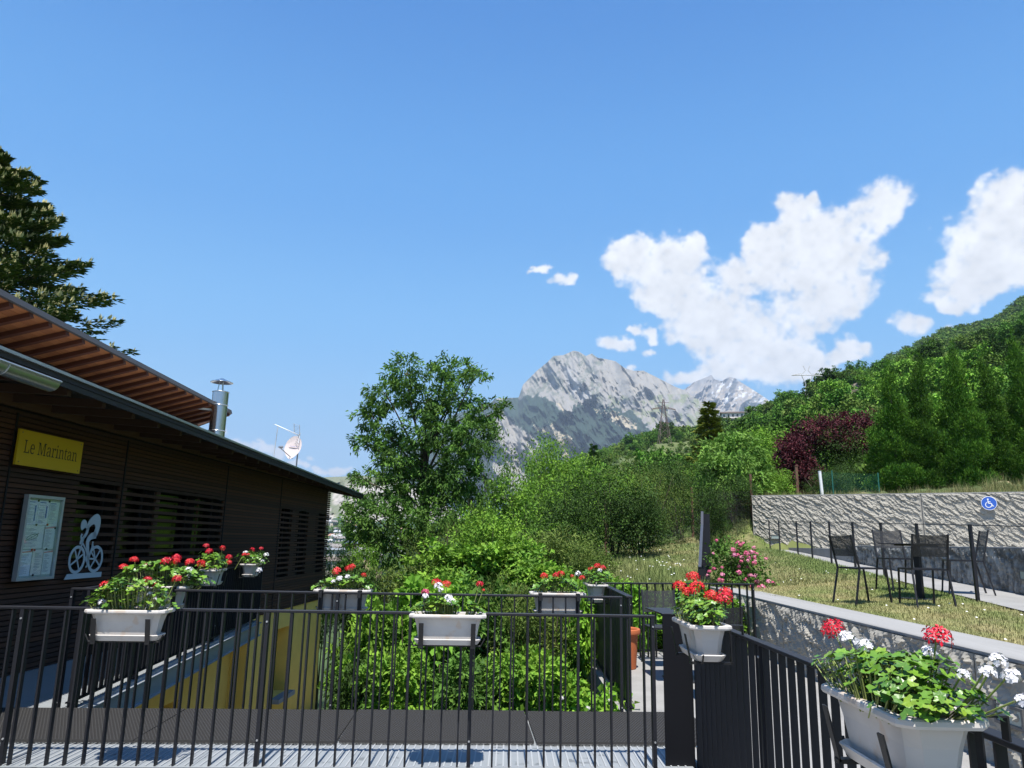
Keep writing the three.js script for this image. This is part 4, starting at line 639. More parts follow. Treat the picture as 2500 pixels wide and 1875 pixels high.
{
  const H = Math.PI / 2;
  const P = [ // planter label, plant label, x, y, z, turn, heads, options
    ['white planter on the front railing in front of the yellow wall', 'geraniums with three red heads in the front railing planter by the yellow wall', -2.41, 0.935, -4.935, 0.051, [[-0.17, 0.155, 0.02, 'r', 0.044], [0.085, 0.19, 0, 'r', 0.036], [0.14, 0.155, 0.01, 'r', 0.022], [0.26, 0.2, -0.03, 'r', 0.036], [0.12, 0.1, 0.02, 'w', 0.024], [-0.16, 0.05, 0.06, 'w', 0.03], [0.17, 0.07, 0.04, 'w', 0.018]], { n: 260, more: 120, size: 0.022, rise: 0.16, len: 0.48 }],
    ['white planter hung behind the far railing at its building end', 'bushy geraniums with seven red heads on the far railing near the building', -3.02, 0.97, -6.665, Math.PI + 0.047, [[-0.34, 0.16, 0, 'r', 0.048], [-0.26, 0.225, 0, 'r', 0.046], [-0.14, 0.18, 0, 'p', 0.036], [0.03, 0.22, 0.02, 'r', 0.06], [0.1, 0.25, -0.02, 'r', 0.05], [0.13, 0.22, 0.04, 'r', 0.04], [0.23, 0.215, 0, 'r', 0.05], [0.33, 0.205, 0, 'r', 0.046], [0.25, 0.15, 0.04, 'w', 0.044], [0.26, 0.1, 0.05, 'w', 0.03]], { n: 300, single: false, size: 0.032, rise: 0.19, len: 0.72, wid: 0.24 }],
    ['white planter end-on on the gallery railing, the nearer of two', 'geraniums with five red heads on the gallery railing, nearer of two', -3.64, 1.0, -9.4, H + 0.108, [[-0.11, 0.29, 0.0, 'r', 0.045], [-0.03, 0.23, 0.1, 'r', 0.055], [0.09, 0.27, 0, 'r', 0.045], [0.2, 0.16, 0.05, 'r', 0.055], [0.23, 0.1, 0.1, 'r', 0.04], [0.33, 0.19, -0.1, 'r', 0.035]], { n: 170, single: false, size: 0.032, rise: 0.2, len: 0.5, wid: 0.34 }],
    ['white planter end-on on the gallery railing, the farther of two', 'red and white geraniums on the gallery railing, farther of two', -3.92, 1.0, -11.6, H + 0.108, [[0.0, 0.22, 0, 'r', 0.045], [0.13, 0.24, 0, 'r', 0.04], [-0.03, 0.14, 0.08, 'r', 0.04], [-0.1, 0.17, 0, 'w', 0.05], [0.22, 0.15, 0, 'w', 0.05], [0.19, -0.07, 0.2, 'w', 0.06], [0.2, 0.05, 0.1, 'w', 0.035]], { n: 150, single: false, size: 0.034, rise: 0.17, len: 0.5, wid: 0.36 }],
    ['white planter hung behind the far railing next to the timber corner', 'geraniums with two red heads above white blooms beside the timber corner', -1.445, 0.965, -6.735, Math.PI + 0.047, [[-0.07, 0.165, 0, 'r', 0.05], [0.035, 0.19, 0, 'r', 0.045], [0.065, 0.205, 0.02, 'r', 0.035], [0.17, 0.13, 0, 'r', 0.028], [-0.03, 0.1, 0.06, 'w', 0.035], [0.04, 0.115, 0.06, 'w', 0.03], [-0.08, 0.075, 0.07, 'w', 0.025]], { n: 190, single: false, size: 0.03, rise: 0.1, len: 0.42 }],
    ['white planter in the middle of the front railing, half bare', 'sparse red, white and pink geraniums in the middle front railing planter', -0.387, 0.935, -5.03, 0.051, [[-0.085, 0.205, 0, 'r', 0.04], [-0.02, 0.195, -0.02, 'r', 0.036], [-0.07, 0.185, 0.03, 'w', 0.036], [-0.05, 0.155, 0.04, 'w', 0.026], [-0.155, 0.14, 0.02, 'p', 0.034], [-0.15, 0.115, 0.05, 'w', 0.028], [0.0, 0.11, 0.04, 'w', 0.034], [0.015, 0.085, 0.05, 'w', 0.034], [0.2, 0.195, 0, 'r', 0.032], [0.225, 0.155, 0.0, 'r', 0.014]], { n: 200, more: 60, size: 0.021, rise: 0.11, len: 0.40, wid: 0.15, gap: [0.06, 0.13] }],
    ['white planter hung behind the far railing below the dark bushes', 'low geraniums with two red heads on the far railing below the dark bushes', 0.44, 0.965, -6.845, Math.PI + 0.047, [[-0.12, 0.15, 0, 'r', 0.045], [-0.01, 0.155, 0, 'r', 0.048], [0.03, 0.175, 0.02, 'r', 0.04], [0.13, 0.15, 0, 'r', 0.022]], { n: 150, single: false, size: 0.028, rise: 0.12, len: 0.4 }],
    ['white planter end-on on the short terrace railing', 'red and white geraniums on the short terrace railing', 0.965, 0.965, -8.45, -H, [[-0.05, 0.165, 0, 'r', 0.04], [0.02, 0.2, 0, 'r', 0.05], [0.07, 0.185, 0.05, 'r', 0.045], [0.04, 0.155, 0.1, 'w', 0.035], [-0.2, 0.115, 0.1, 'w', 0.045], [-0.16, 0.075, 0.12, 'r', 0.045]], { n: 170, single: false, size: 0.03, rise: 0.15, len: 0.46, wid: 0.3 }],
    ['white planter hung inside the platform railing at its corner plate', 'geraniums with large red heads beside the black corner plate', 1.09, 0.98, -4.36, -H, [[-0.02, 0.2, 0.03, 'r', 0.055], [-0.09, 0.2, -0.1, 'r', 0.046], [-0.01, 0.25, -0.1, 'r', 0.05], [0.04, 0.16, 0.1, 'r', 0.045], [0.09, 0.15, 0.18, 'r', 0.055], [0.12, 0.18, 0.1, 'r', 0.045], [-0.06, 0.17, -0.02, 'r', 0.042]], { n: 270, more: 150, size: 0.023, rise: 0.15, len: 0.46, wid: 0.22, seed: 3 }],
    ['large-looking white planter on the platform railing beside the retaining wall', 'geraniums with two red heads and loose white blooms on the platform railing', 1.06, 1.0, -2.14, -H, [[-0.045, 0.165, -0.27, 'r', 0.043], [0.085, 0.185, 0.08, 'r', 0.046], [-0.02, 0.14, -0.22, 'w', 0.035], [0.0, 0.125, -0.16, 'w', 0.03], [-0.01, 0.07, -0.17, 'w', 0.022], [0.085, 0.135, 0.03, 'w', 0.026], [0.085, 0.1, 0.18, 'w', 0.021], [0.085, 0.125, 0.28, 'w', 0.025], [0.145, 0.145, 0.23, 'w', 0.026], [0.14, 0.115, 0.28, 'w', 0.027], [0.13, 0.07, 0.33, 'w', 0.023], [-0.01, 0.045, -0.17, 'w', 0.02]], { n: 295, more: 260, size: 0.02, rise: 0.12, len: 0.50, wid: 0.24, seed: 4 }]];
  P.forEach(([pl, fl, x, y, z, turn, heads, o], i) => { planter(pl, x, y, z, turn); geranium(fl, x, y, z, turn, heads, { seed: i + 1, ...o }); });
}

// ---------- foliage: leaf-sized faces gathered in clumps through the volume of lobes ----------
function leafCloud(lobes, o) {
  const { clumps = 300, per = 20, spread = 0.22, len = 0.1, wid = 0.05, up = 0, out = 0.6, shell = 0.55, colors, seed = 1, vary = 0.25, fold = 0.25 } = o, r = rng(seed * 131 + 7);
  const wts = lobes.map((l) => l[3] * l[4] * (l[5] ?? l[3])), sum = wts.reduce((a, b) => a + b, 0), n = clumps * per, P = new Float32Array(n * 18), C = new Float32Array(n * 18);
  const gs = () => (r() + r() + r() - 1.5) * 1.1, d = V(), s = V(), nn = V(), c = V(), w = V(); let k = 0;
  for (let i = 0; i < clumps; i++) {
    let q = r() * sum, li = 0; while (li < lobes.length - 1 && (q -= wts[li]) > 0) li++; const [lx, ly, lz, rx, ry, rz = rx] = lobes[li];
    do w.set(r() * 2 - 1, r() * 2 - 1, r() * 2 - 1); while (w.lengthSq() > 1 || w.lengthSq() < 0.01); w.normalize().multiplyScalar(lerp(shell, 1, Math.pow(r(), 0.7)));
    c.set(lx + w.x * rx, ly + w.y * ry, lz + w.z * rz); const oc = w.clone().normalize(), tint = 1 + (r() - 0.5) * 2 * vary, base = colors[Math.floor(r() * colors.length)];
    for (let j = 0; j < per; j++) {
      const px = c.x + gs() * spread, py = c.y + gs() * spread * 0.8, pz = c.z + gs() * spread;
      d.set(r() * 2 - 1 + oc.x * out, r() * 2 - 1 + oc.y * out + up, r() * 2 - 1 + oc.z * out).normalize(); nn.set(r() * 2 - 1, r() * 1.6 + 0.1, r() * 2 - 1); s.crossVectors(d, nn).normalize(); nn.crossVectors(s, d);
      const L = len * (0.7 + 0.6 * r()), W = wid * (0.7 + 0.6 * r()) * 0.5, b = tint * (0.85 + 0.3 * r()), m = 0.45 * L, f = W * fold;
      const A = [px, py, pz], B = [px + d.x * m + s.x * W + nn.x * f, py + d.y * m + s.y * W + nn.y * f, pz + d.z * m + s.z * W + nn.z * f], T = [px + d.x * L, py + d.y * L - L * 0.12, pz + d.z * L], D = [px + d.x * m - s.x * W + nn.x * f, py + d.y * m - s.y * W + nn.y * f, pz + d.z * m - s.z * W + nn.z * f];
      for (const v of [A, B, T, A, T, D]) { P[k] = v[0]; P[k + 1] = v[1]; P[k + 2] = v[2]; C[k] = base[0] * b; C[k + 1] = base[1] * b; C[k + 2] = base[2] * b; k += 3; }
    }
  }
  const g = new THREE.BufferGeometry(); g.setAttribute('position', new THREE.BufferAttribute(P, 3)); g.setAttribute('color', new THREE.BufferAttribute(C, 3)); return g;
}
const foliageM = new THREE.MeshPhysicalMaterial({ vertexColors: true, roughness: 0.75, specularIntensity: 0.35, side: THREE.DoubleSide, transmission: 0.3, thickness: 0 });
const farFoliageM = new THREE.MeshPhysicalMaterial({ vertexColors: true, roughness: 0.85, specularIntensity: 0.25, side: THREE.DoubleSide });
const barkTex = texture(256, (u, v) => 0.5 + 0.5 * pf(u, v * 0.3, 12, 4), 0.6), barkM = mat(0.11, 0.085, 0.062, 0.95, { map: barkTex }), paleBarkM = mat(0.2, 0.17, 0.13, 0.95, { map: barkTex });
function limb(a, b, r0, r1, bend = 0, seed = 1, seg = 7) { const r = rng(seed * 71 + 3), m = a.clone().lerp(b, 0.5).add(V((r() - 0.5) * bend, (r() - 0.2) * bend, (r() - 0.5) * bend)), c = new THREE.QuadraticBezierCurve3(a, m, b), l = []; const N = 5; for (let i = 0; i < N; i++) l.push(bar(c.getPoint(i / N), c.getPoint((i + 1) / N), lerp(r0, r1, i / N), seg, lerp(r0, r1, (i + 1) / N))); return l; }
const PAL = {
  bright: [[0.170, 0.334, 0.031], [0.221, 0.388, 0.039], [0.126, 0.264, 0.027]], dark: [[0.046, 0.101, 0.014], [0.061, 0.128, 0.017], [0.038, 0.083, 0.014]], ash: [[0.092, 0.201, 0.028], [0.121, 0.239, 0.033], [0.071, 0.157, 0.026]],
  olive: [[0.149, 0.221, 0.041], [0.115, 0.185, 0.031], [0.177, 0.234, 0.050]], vine: [[0.184, 0.387, 0.033], [0.142, 0.312, 0.028], [0.241, 0.432, 0.042]], walnut: [[0.169, 0.313, 0.052], [0.209, 0.361, 0.064], [0.116, 0.239, 0.034]],
  plum: [[0.086, 0.014, 0.023], [0.063, 0.014, 0.023], [0.115, 0.023, 0.032]], cypress: [[0.054, 0.150, 0.017], [0.075, 0.185, 0.018], [0.102, 0.221, 0.022]], fir: [[0.05, 0.095, 0.022], [0.07, 0.12, 0.026], [0.11, 0.155, 0.034]] };
const PLANT_OPT = { bright: { len: 0.1, wid: 0.055 }, dark: { len: 0.075, wid: 0.045, vary: 0.35 }, ash: { len: 0.12, wid: 0.042, up: -0.25 }, olive: { len: 0.085, wid: 0.02, up: 0.6 }, vine: { len: 0.11, wid: 0.095, up: -0.1 }, walnut: { len: 0.24, wid: 0.09, up: -0.5, out: 0.9 } };
const randomLobes = (seed, n, R, H, y0) => { const r = rng(seed * 17 + 1), l = []; for (let i = 0; i < n; i++) { const a = r() * 6.28, q = Math.sqrt(r()) * R * 0.62, y = y0 + r() * H; l.push([Math.cos(a) * q, y, Math.sin(a) * q, R * (0.32 + 0.26 * r()), H * (0.2 + 0.16 * r()), R * (0.32 + 0.26 * r())]); } return l; };
const LABEL = { bright: 'light green shrub', dark: 'dark green shrub', ash: 'feathery green sapling', olive: 'wispy olive shrub', vine: 'broad-leaved creeper', walnut: 'large-leaved drooping green tree' };
// shrubs are modelled at unit half-width and half-height in two leaf densities: near and farther off
const shrubProto = {};
function shrub(kind, x, y, z, rx, ry, where, far, seed) {
  const size = far ? 1.5 : 0.6, variant = seed % 2, key = kind + far + variant;
  const g0 = height(x, z), t = thing(kind === 'walnut' ? 'walnut_tree' : kind === 'vine' ? 'creeper' : 'shrub', `${LABEL[kind]} ${where}`, kind === 'walnut' ? 'tree' : 'shrub', x, Math.min(g0, y - ry * 0.9), z, 0, 'shrubs of the bank and garden');
  shrubProto[key] ??= leafCloud([...randomLobes(variant * 5 + kind.length, 9, 1.25, 1.7, -0.85), [0, -0.1, 0, 0.75, 0.7]], { ...PLANT_OPT[kind], len: PLANT_OPT[kind].len / size, wid: PLANT_OPT[kind].wid / size, colors: PAL[kind], clumps: far ? 420 : 330, per: far ? 22 : 20, spread: 0.16, shell: 0.35, seed: variant * 9 + kind.length });
  const c = part(t, 'crown', shrubProto[key], foliageM), fit = kind === 'walnut' ? 0.76 : 0.87, top = y + ry, foot = kind === 'walnut' ? y - ry * 1.1 : Math.max(g0 - 0.1, y - ry * (far ? 2.2 : 1.25)); c.position.y = (top + foot) / 2 - t.position.y; c.scale.set(rx * fit, (top - foot) / 2 * 0.9, rx * fit); c.rotation.y = seed * 1.7;
  const st = [], r = rng(seed); for (let i = 0; i < 5; i++) st.push(...limb(V((r() - 0.5) * 0.15, -0.3, (r() - 0.5) * 0.15), V((r() - 0.5) * rx, y - t.position.y + ry * (0.1 + r() * 0.5), (r() - 0.5) * rx), 0.012 + rx * 0.018, 0.006, 0.2, seed + i, 5)); part(t, 'stem', merge(st), barkM);
}
[['ash',-0.2,3.24,-24.0,1.51,1.64],['bright',1.21,3.85,-26.0,1.26,1.19],['bright',0.57,2.55,-23.0,1.57,1.05],['bright',2.6,3.52,-27.0,1.39,1.08],['dark',2.94,2.38,-21.0,1.68,1.32],['dark',1.7,2.21,-20.0,1.25,1.03],['olive',4.55,3.07,-24.0,1.51,1.16],['dark',5.7,3.02,-25.0,1.28,1.43],['dark',0.53,1.52,-17.0,1.16,0.78],['dark',3.53,1.82,-20.5,0.94,0.82],['bright',-0.43,1.49,-15.0,1.11,0.77],['olive',-1.49,1.22,-17.0,0.97,0.78],['ash',-5.23,0.75,-22.0,0.88,1.0],['bright',-4.09,0.62,-20.0,0.68,0.68],['dark',-5.92,0.07,-24.0,0.82,0.82],['olive',1.2,0.8,-16.2,1.0,0.7],['dark',-2.2,0.2,-21.5,1.2,0.9],['bright',-0.8,0.7,-19.5,1.3,0.9],['ash',-1.2,2.1,-23.5,1.3,1.2],['dark',0.2,0.4,-15.6,1.0,0.7]]
  .forEach(([k, x, y, z, a, b], i) => shrub(k, x, y, z, a, b, x < -1 ? 'around the foot of the ash tree' : x < 1.3 ? 'between the ash tree and the dark bushes' : 'on the bank behind the stair balustrade', true, i + 1));
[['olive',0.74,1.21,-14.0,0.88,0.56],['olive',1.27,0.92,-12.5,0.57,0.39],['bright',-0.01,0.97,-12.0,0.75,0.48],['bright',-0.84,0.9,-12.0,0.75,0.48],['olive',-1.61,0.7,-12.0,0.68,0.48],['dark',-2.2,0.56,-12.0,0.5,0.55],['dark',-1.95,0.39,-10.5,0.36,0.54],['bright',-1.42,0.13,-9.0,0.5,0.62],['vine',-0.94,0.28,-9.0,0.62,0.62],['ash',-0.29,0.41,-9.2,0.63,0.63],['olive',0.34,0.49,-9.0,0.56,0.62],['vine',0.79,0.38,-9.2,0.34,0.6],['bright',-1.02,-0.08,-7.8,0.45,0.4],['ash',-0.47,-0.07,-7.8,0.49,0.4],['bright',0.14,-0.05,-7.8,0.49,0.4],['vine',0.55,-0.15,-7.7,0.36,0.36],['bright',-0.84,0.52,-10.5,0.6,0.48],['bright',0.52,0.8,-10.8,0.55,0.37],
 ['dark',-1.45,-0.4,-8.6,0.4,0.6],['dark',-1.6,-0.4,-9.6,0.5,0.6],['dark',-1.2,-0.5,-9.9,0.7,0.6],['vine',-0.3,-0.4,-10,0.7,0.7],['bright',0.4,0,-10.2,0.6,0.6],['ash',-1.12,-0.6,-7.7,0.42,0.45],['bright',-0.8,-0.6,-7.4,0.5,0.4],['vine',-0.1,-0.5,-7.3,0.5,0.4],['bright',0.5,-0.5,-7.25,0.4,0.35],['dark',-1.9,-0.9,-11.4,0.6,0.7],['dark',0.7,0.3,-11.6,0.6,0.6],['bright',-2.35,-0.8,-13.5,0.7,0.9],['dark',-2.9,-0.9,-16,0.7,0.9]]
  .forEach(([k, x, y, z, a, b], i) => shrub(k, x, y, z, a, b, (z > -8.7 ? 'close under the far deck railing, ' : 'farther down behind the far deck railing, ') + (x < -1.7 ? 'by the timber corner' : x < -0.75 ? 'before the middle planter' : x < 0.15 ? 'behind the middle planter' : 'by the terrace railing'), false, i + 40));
[['bright',1.43,0.62,-11.2,0.38,0.32],['vine',2.05,0.42,-11.0,0.44,0.38],['vine',2.71,0.52,-11.3,0.39,0.32],['vine',1.61,0.11,-10.8,0.37,0.43],['vine',2.31,0.05,-10.9,0.44,0.31],['vine',1.1,0.2,-10.3,0.3,0.5],['bright',3.1,0.3,-11.2,0.4,0.4]]
  .forEach(([k, x, y, z, a, b], i) => shrub(k, x, y, z, a, b, 'growing through the back railing of the terrace', false, i + 80));
[['walnut',8.91,4.35,-29.0,1.8,1.4],['bright',13.7,6.4,-40.0,2.3,1.7],['bright',8.0,3.7,-33.0,1.4,1.1],['walnut',7.8,3.81,-27.5,1.41,1.1],['dark',15.26,5.13,-33.0,1.79,1.6],['dark',12.43,3.9,-29.5,1.18,0.67],['bright',19.17,6.2,-38.0,1.73,1.6],['bright',7.6,3.7,-38.0,1.5,1.1],['bright',10.29,3.66,-29.0,1.16,0.74],['dark',6.64,2.79,-25.5,0.87,0.73],['dark',7.93,3.01,-26.5,0.91,0.91],['dark',9.4,3.3,-30.5,1.6,1.2],['bright',11.2,4.7,-34,1.5,1.2],['bright',5.2,3.4,-31,1.6,1.2],['olive',3.4,3.4,-31,1.5,1.1],['bright',17.2,5.4,-36,1.8,1.5],['dark',6.5,3.6,-30,1.5,1.2],['dark',13.8,4.2,-31.2,1.0,0.9],['olive',9.9,3.9,-41,1.8,1.2],['bright',6.3,3.6,-42,2,1.3],['olive',4.2,3.2,-44,2,1.2]]
  .forEach(([k, x, y, z, a, b], i) => shrub(k, x, y, z, a, b, 'between the pale stone wall and the hillside', true, i + 100));

// creeper with white blooms at the foot of the short terrace railing
{
  const t = thing('flowering_creeper', 'light green creeper with small white blooms at the foot of the terrace railing', 'creeper', 0.78, -0.6, -7.35);
  part(t, 'crown', leafCloud([[0, 0.25, 0.1, 0.34, 0.3, 0.5], [0.2, 0.42, -0.2, 0.2, 0.25, 0.5], [-0.25, 0.2, 0.25, 0.25, 0.2], [0.3, 0.5, 0.42, 0.08, 0.14, 0.12], [0.1, 0.4, 0.45, 0.2, 0.13, 0.12]], { clumps: 150, per: 14, spread: 0.09, len: 0.075, wid: 0.06, colors: PAL.vine, shell: 0.3, seed: 31 }), foliageM);
  part(t, 'stem', merge([...limb(V(0, -0.6, 0), V(0.1, 0.4, 0.1), 0.02, 0.008, 0.2, 3), ...limb(V(0, -0.6, 0), V(0.2, 0.5, -0.3), 0.02, 0.008, 0.2, 4)]), barkM);
  const r = rng(6); for (let i = 0; i < 22; i++) { const m = part(t, 'flower_head', BLOOM.wide[i % 2], petalM.w[0]); m.position.set((r() - 0.5) * 0.6, 0.3 + r() * 0.28, (r() - 0.5) * 0.9); m.scale.setScalar(0.018 + r() * 0.012); m.rotation.set(r(), r() * 6, r()); }
}
// rose bush beside the stair balustrade
{
  const t = thing('rose_bush', 'pink rose bush beside the stair balustrade at the end of the wall', 'rose bush', 3.98, 0.62, -13.35), r = rng(12);
  const lobes = [[-0.05, 0.62, 0, 0.42, 0.3, 0.32], [0.2, 0.45, 0.1, 0.35, 0.28, 0.3], [-0.1, 0.22, 0.1, 0.42, 0.26, 0.32], [0.25, 0.12, 0.15, 0.34, 0.2, 0.3]];
  part(t, 'crown', leafCloud(lobes, { clumps: 200, per: 14, spread: 0.1, len: 0.065, wid: 0.04, colors: PAL.ash, shell: 0.3, seed: 8 }), foliageM);
  const st = []; for (let i = 0; i < 8; i++) st.push(...limb(V((r() - 0.5) * 0.2, -0.02, (r() - 0.5) * 0.2), V((r() - 0.5) * 0.7, 0.5 + r() * 0.35, (r() - 0.5) * 0.5), 0.01, 0.004, 0.15, i, 5)); part(t, 'stem', merge(st), barkM);
  const pk = [leafMat(0.62, 0.14, 0.26, 0.6), leafMat(0.68, 0.24, 0.36, 0.6), leafMat(0.55, 0.085, 0.19, 0.6)];
  for (let i = 0; i < 56; i++) { const l = lobes[i % 4], a = r() * 6.28, e = r() * 1.2 - 0.15; const m = part(t, 'flower_head', BLOOM.wide[i % 2], pk[i % 3]); m.position.set(l[0] + Math.cos(a) * Math.cos(e) * l[3] * 1.02, l[1] + Math.sin(e) * l[4] * 1.08, l[2] + Math.abs(Math.sin(a)) * Math.cos(e) * l[5] * 1.05); m.scale.setScalar(0.028 + r() * 0.024); m.rotation.set(r(), r() * 6, r()); }
}
// the tall ash-like tree beyond the building
{
  const t = thing('ash_tree', 'tall loose-crowned ash tree standing beyond the timber corner', 'tree', -2.83, height(-2.83, -25), -25), b = t.position.y;
  const L = [[-0.71,6.77,0.0,0.86,0.71],[-1.54,6.32,0.0,0.86,0.64],[-2.06,5.6,0.0,0.64,0.5],[-2.28,4.67,0.0,0.6,0.43],[-1.6,4.9,0.0,0.86,0.64],[0.48,7.16,0.0,0.79,0.5],[1.18,7.39,0.0,0.57,0.36],[1.62,6.82,0.0,0.5,0.36],[-0.11,5.92,0.0,1.0,0.71],[0.87,6.15,0.0,0.86,0.57],[1.87,5.67,0.0,0.71,0.57],[2.56,5.97,0.0,0.43,0.31],[0.21,4.93,0.0,1.14,0.71],[1.48,4.68,0.0,1.14,0.79],[-0.86,4.08,0.0,1.0,0.71],[-1.85,3.23,0.0,0.71,0.64],[-2.29,2.54,0.0,0.64,0.57],[-0.4,3.12,0.0,1.29,0.86],[0.96,3.42,0.0,1.29,0.86],[-1.44,2.02,0.0,1.07,0.86],[0.06,1.92,0.0,1.14,0.79],[1.27,2.34,0.0,1.0,0.86],[-2.23,1.61,0.0,0.64,0.71],[-0.98,1.1,0.0,1.0,0.71]];
  const r = rng(4), lobes = L.map(([x, y, , rx, ry]) => [x, y - b, (r() - 0.5) * 2.2, rx * 0.95, ry * 0.95, rx]), twigs = [], limbs = [];
  part(t, 'crown', leafCloud(lobes, { clumps: 1080, per: 29, spread: 0.165, len: 0.17, wid: 0.06, up: -0.3, out: 0.7, shell: 0.25, colors: PAL.ash, seed: 3, vary: 0.3 }), foliageM);
  const top = V(-0.15, 4.6 - b, 0); part(t, 'trunk', merge([...limb(V(0.05, -0.3, 0), V(0, 2.4 - b, 0), 0.23, 0.17, 0.1, 2, 12), ...limb(V(0, 2.4 - b, 0), top, 0.17, 0.1, 0.15, 5, 10)]), barkM);
  lobes.forEach((l, i) => { const f = clamp((l[1] - 1.2) / (6 - b) * 0.75), a = l[1] > 4.4 - b + 1 ? top.clone().lerp(V(0, 2.4 - b, 0), r() * 0.6) : V(0, Math.max(0.8, l[1] - 1.1), 0); twigs.push(...limb(a, V(l[0], l[1], l[2]), 0.055, 0.018, 0.35, i + 3, 6)); for (let k = 0; k < 3; k++) twigs.push(...limb(V(l[0], l[1], l[2]), V(l[0] + (r() - 0.5) * 0.9, l[1] + r() * 0.35, l[2] + (r() - 0.5) * 0.9), 0.016, 0.005, 0.2, i * 3 + k, 5)); });
  part(t, 'limbs', merge(twigs), barkM);
}
// conifers: whorls of branches carrying flat sprays
function conifer(o) {
  const { H, R, whorls, arms, sprays, sl = 0.3, sw = 0.08, colors, tips, tipShare = 0, droop = 0.2, seed = 1, power = 0.8, from = 0.08 } = o, r = rng(seed * 57 + 11), P = [], C = [], TP = [], branches = [];
  const quad = (p, d, s, L, W, col, arr, carr) => { const m = p.clone().addScaledVector(d, L * 0.45), A = p, B = m.clone().addScaledVector(s, W / 2), T = p.clone().addScaledVector(d, L), D = m.clone().addScaledVector(s, -W / 2); for (const v of [A, B, T, A, T, D]) { arr.push(v.x, v.y, v.z); carr?.push(...col); } };
  for (let w = 0; w < whorls; w++) {
    const f = w / (whorls - 1), y = lerp(from, 0.985, f) * H, L0 = R * Math.pow(1 - f, power) + 0.15;
    for (let a = 0; a < arms; a++) {
      const an = a / arms * 6.283 + w * 1.1 + (r() - 0.5) * 0.5, L = L0 * (0.6 + 0.55 * r()), yj = y + (r() - 0.5) * H / whorls * 1.6, dir = V(Math.cos(an), 0, Math.sin(an)), at = (q) => V(0, yj, 0).addScaledVector(dir, q * L).add(V(0, -droop * L * q + droop * 0.9 * L * q * q * q + (1 - f) * 0, 0)); // sags, then lifts at the tip
      branches.push(bar(at(0), at(0.55), 0.006 + L * 0.008, 5, 0.004 + L * 0.004), bar(at(0.55), at(1), 0.004 + L * 0.004, 4, 0.003));
      for (let s = 0; s < sprays; s++) {
        const q = 0.12 + 0.88 * Math.sqrt(r()), p = at(q), side = V(-dir.z, 0, dir.x).multiplyScalar(r() < 0.5 ? 1 : -1), reach = (1 - q * 0.75) * L * 0.32 * r(); p.addScaledVector(side, reach).add(V(0, (r() - 0.6) * 0.1, 0));
        const d = dir.clone().multiplyScalar(0.7 + 0.5 * r()).addScaledVector(side, 0.9 * r()).add(V(0, (r() - 0.45) * 0.5, 0)).normalize(), sd = V(-d.z, 0.4 * (r() - 0.5), d.x).normalize(), col = colors[Math.floor(r() * colors.length)], b = 0.75 + 0.5 * r();
        quad(p, d, sd, sl * (0.6 + 0.7 * r()), sw * (0.7 + 0.6 * r()), col.map((c) => c * b), P, C);
        quad(p, d, V(sd.x * 0.3, 1, sd.z * 0.3).normalize(), sl * (0.5 + 0.6 * r()), sw * 0.8, col.map((c) => c * b), P, C);
        if (q > 0.72 && r() < tipShare) for (let k = 0; k < 4; k++) quad(p.clone().add(V((r() - 0.5) * 0.1, 0.01, (r() - 0.5) * 0.1)), V((r() - 0.5) * 0.5 + dir.x * 0.3, 1, (r() - 0.5) * 0.5 + dir.z * 0.3).normalize(), V(Math.cos(r() * 6), 0, Math.sin(r() * 6)), 0.16 + 0.08 * r(), 0.06, tips, TP);
      }
    }
  }
  const g = new THREE.BufferGeometry(); g.setAttribute('position', new THREE.Float32BufferAttribute(P, 3)); g.setAttribute('color', new THREE.Float32BufferAttribute(C, 3));
  let tg = null; if (TP.length) { tg = new THREE.BufferGeometry(); tg.setAttribute('position', new THREE.Float32BufferAttribute(TP, 3)); }
  return { g, tg, trunk: merge([bar(V(0, -0.5, 0), V(0, H * 0.97, 0), H * 0.016 + 0.03, 10, 0.02)]), branches: merge(branches) };
}
{
  const c = conifer({ H: 16.3, R: 6.4, whorls: 50, arms: 9, sprays: 190, sl: 0.22, sw: 0.06, colors: PAL.fir, tips: [0, 0, 0], tipShare: 0.09, droop: 0.22, power: 0.62, from: 0.25, seed: 2 });
  const t = thing('fir_tree', 'tall dark fir with pale cream cones rising behind the timber building', 'tree', -17.2, -2.6, -22.5); part(t, 'crown', c.g, farFoliageM); part(t, 'cones', c.tg, leafMat(0.5, 0.46, 0.2, 0.8)).userData.kind = 'stuff'; part(t, 'trunk', c.trunk, barkM); part(t, 'branches', c.branches, barkM).userData.kind = 'stuff';
  const s = conifer({ H: 5.0, R: 1.35, whorls: 24, arms: 7, sprays: 34, sl: 0.34, sw: 0.09, colors: [[0.2, 0.24, 0.045], [0.14, 0.19, 0.035], [0.26, 0.29, 0.055]], droop: 0.5, power: 1.05, from: 0.12, seed: 5 });
  const p = thing('spruce_tree', 'yellowish green drooping spruce standing alone below the meadow', 'tree', 9.75, 3.2, -36); part(p, 'crown', s.g, farFoliageM); part(p, 'trunk', s.trunk, barkM); part(p, 'branches', s.branches, barkM).userData.kind = 'stuff';
  const k = conifer({ H: 5.4, R: 1.5, whorls: 16, arms: 7, sprays: 24, sl: 0.5, sw: 0.14, colors: PAL.ash, droop: 0.2, power: 1.05, seed: 6 });
  const q = thing('young_fir', 'small dark pointed fir on the slope beside the meadow', 'tree', 10.7, 8.3, -95); part(q, 'crown', k.g, farFoliageM); part(q, 'trunk', k.trunk, barkM);
  for (const [az, d, sc] of [[14.6, 570, 0.9], [13.9, 590, 1.1], [13.0, 600, 0.9], [12.3, 610, 0.8]]) { const x = Math.sin(rad(az)) * d, z = -Math.cos(rad(az)) * d; copyOf(q, x, height(x, z), z, az, sc, 'dark pointed fir on the far skyline of the hill', 'firs on the skyline'); }
  q.userData.group = undefined; delete q.userData.group;
}
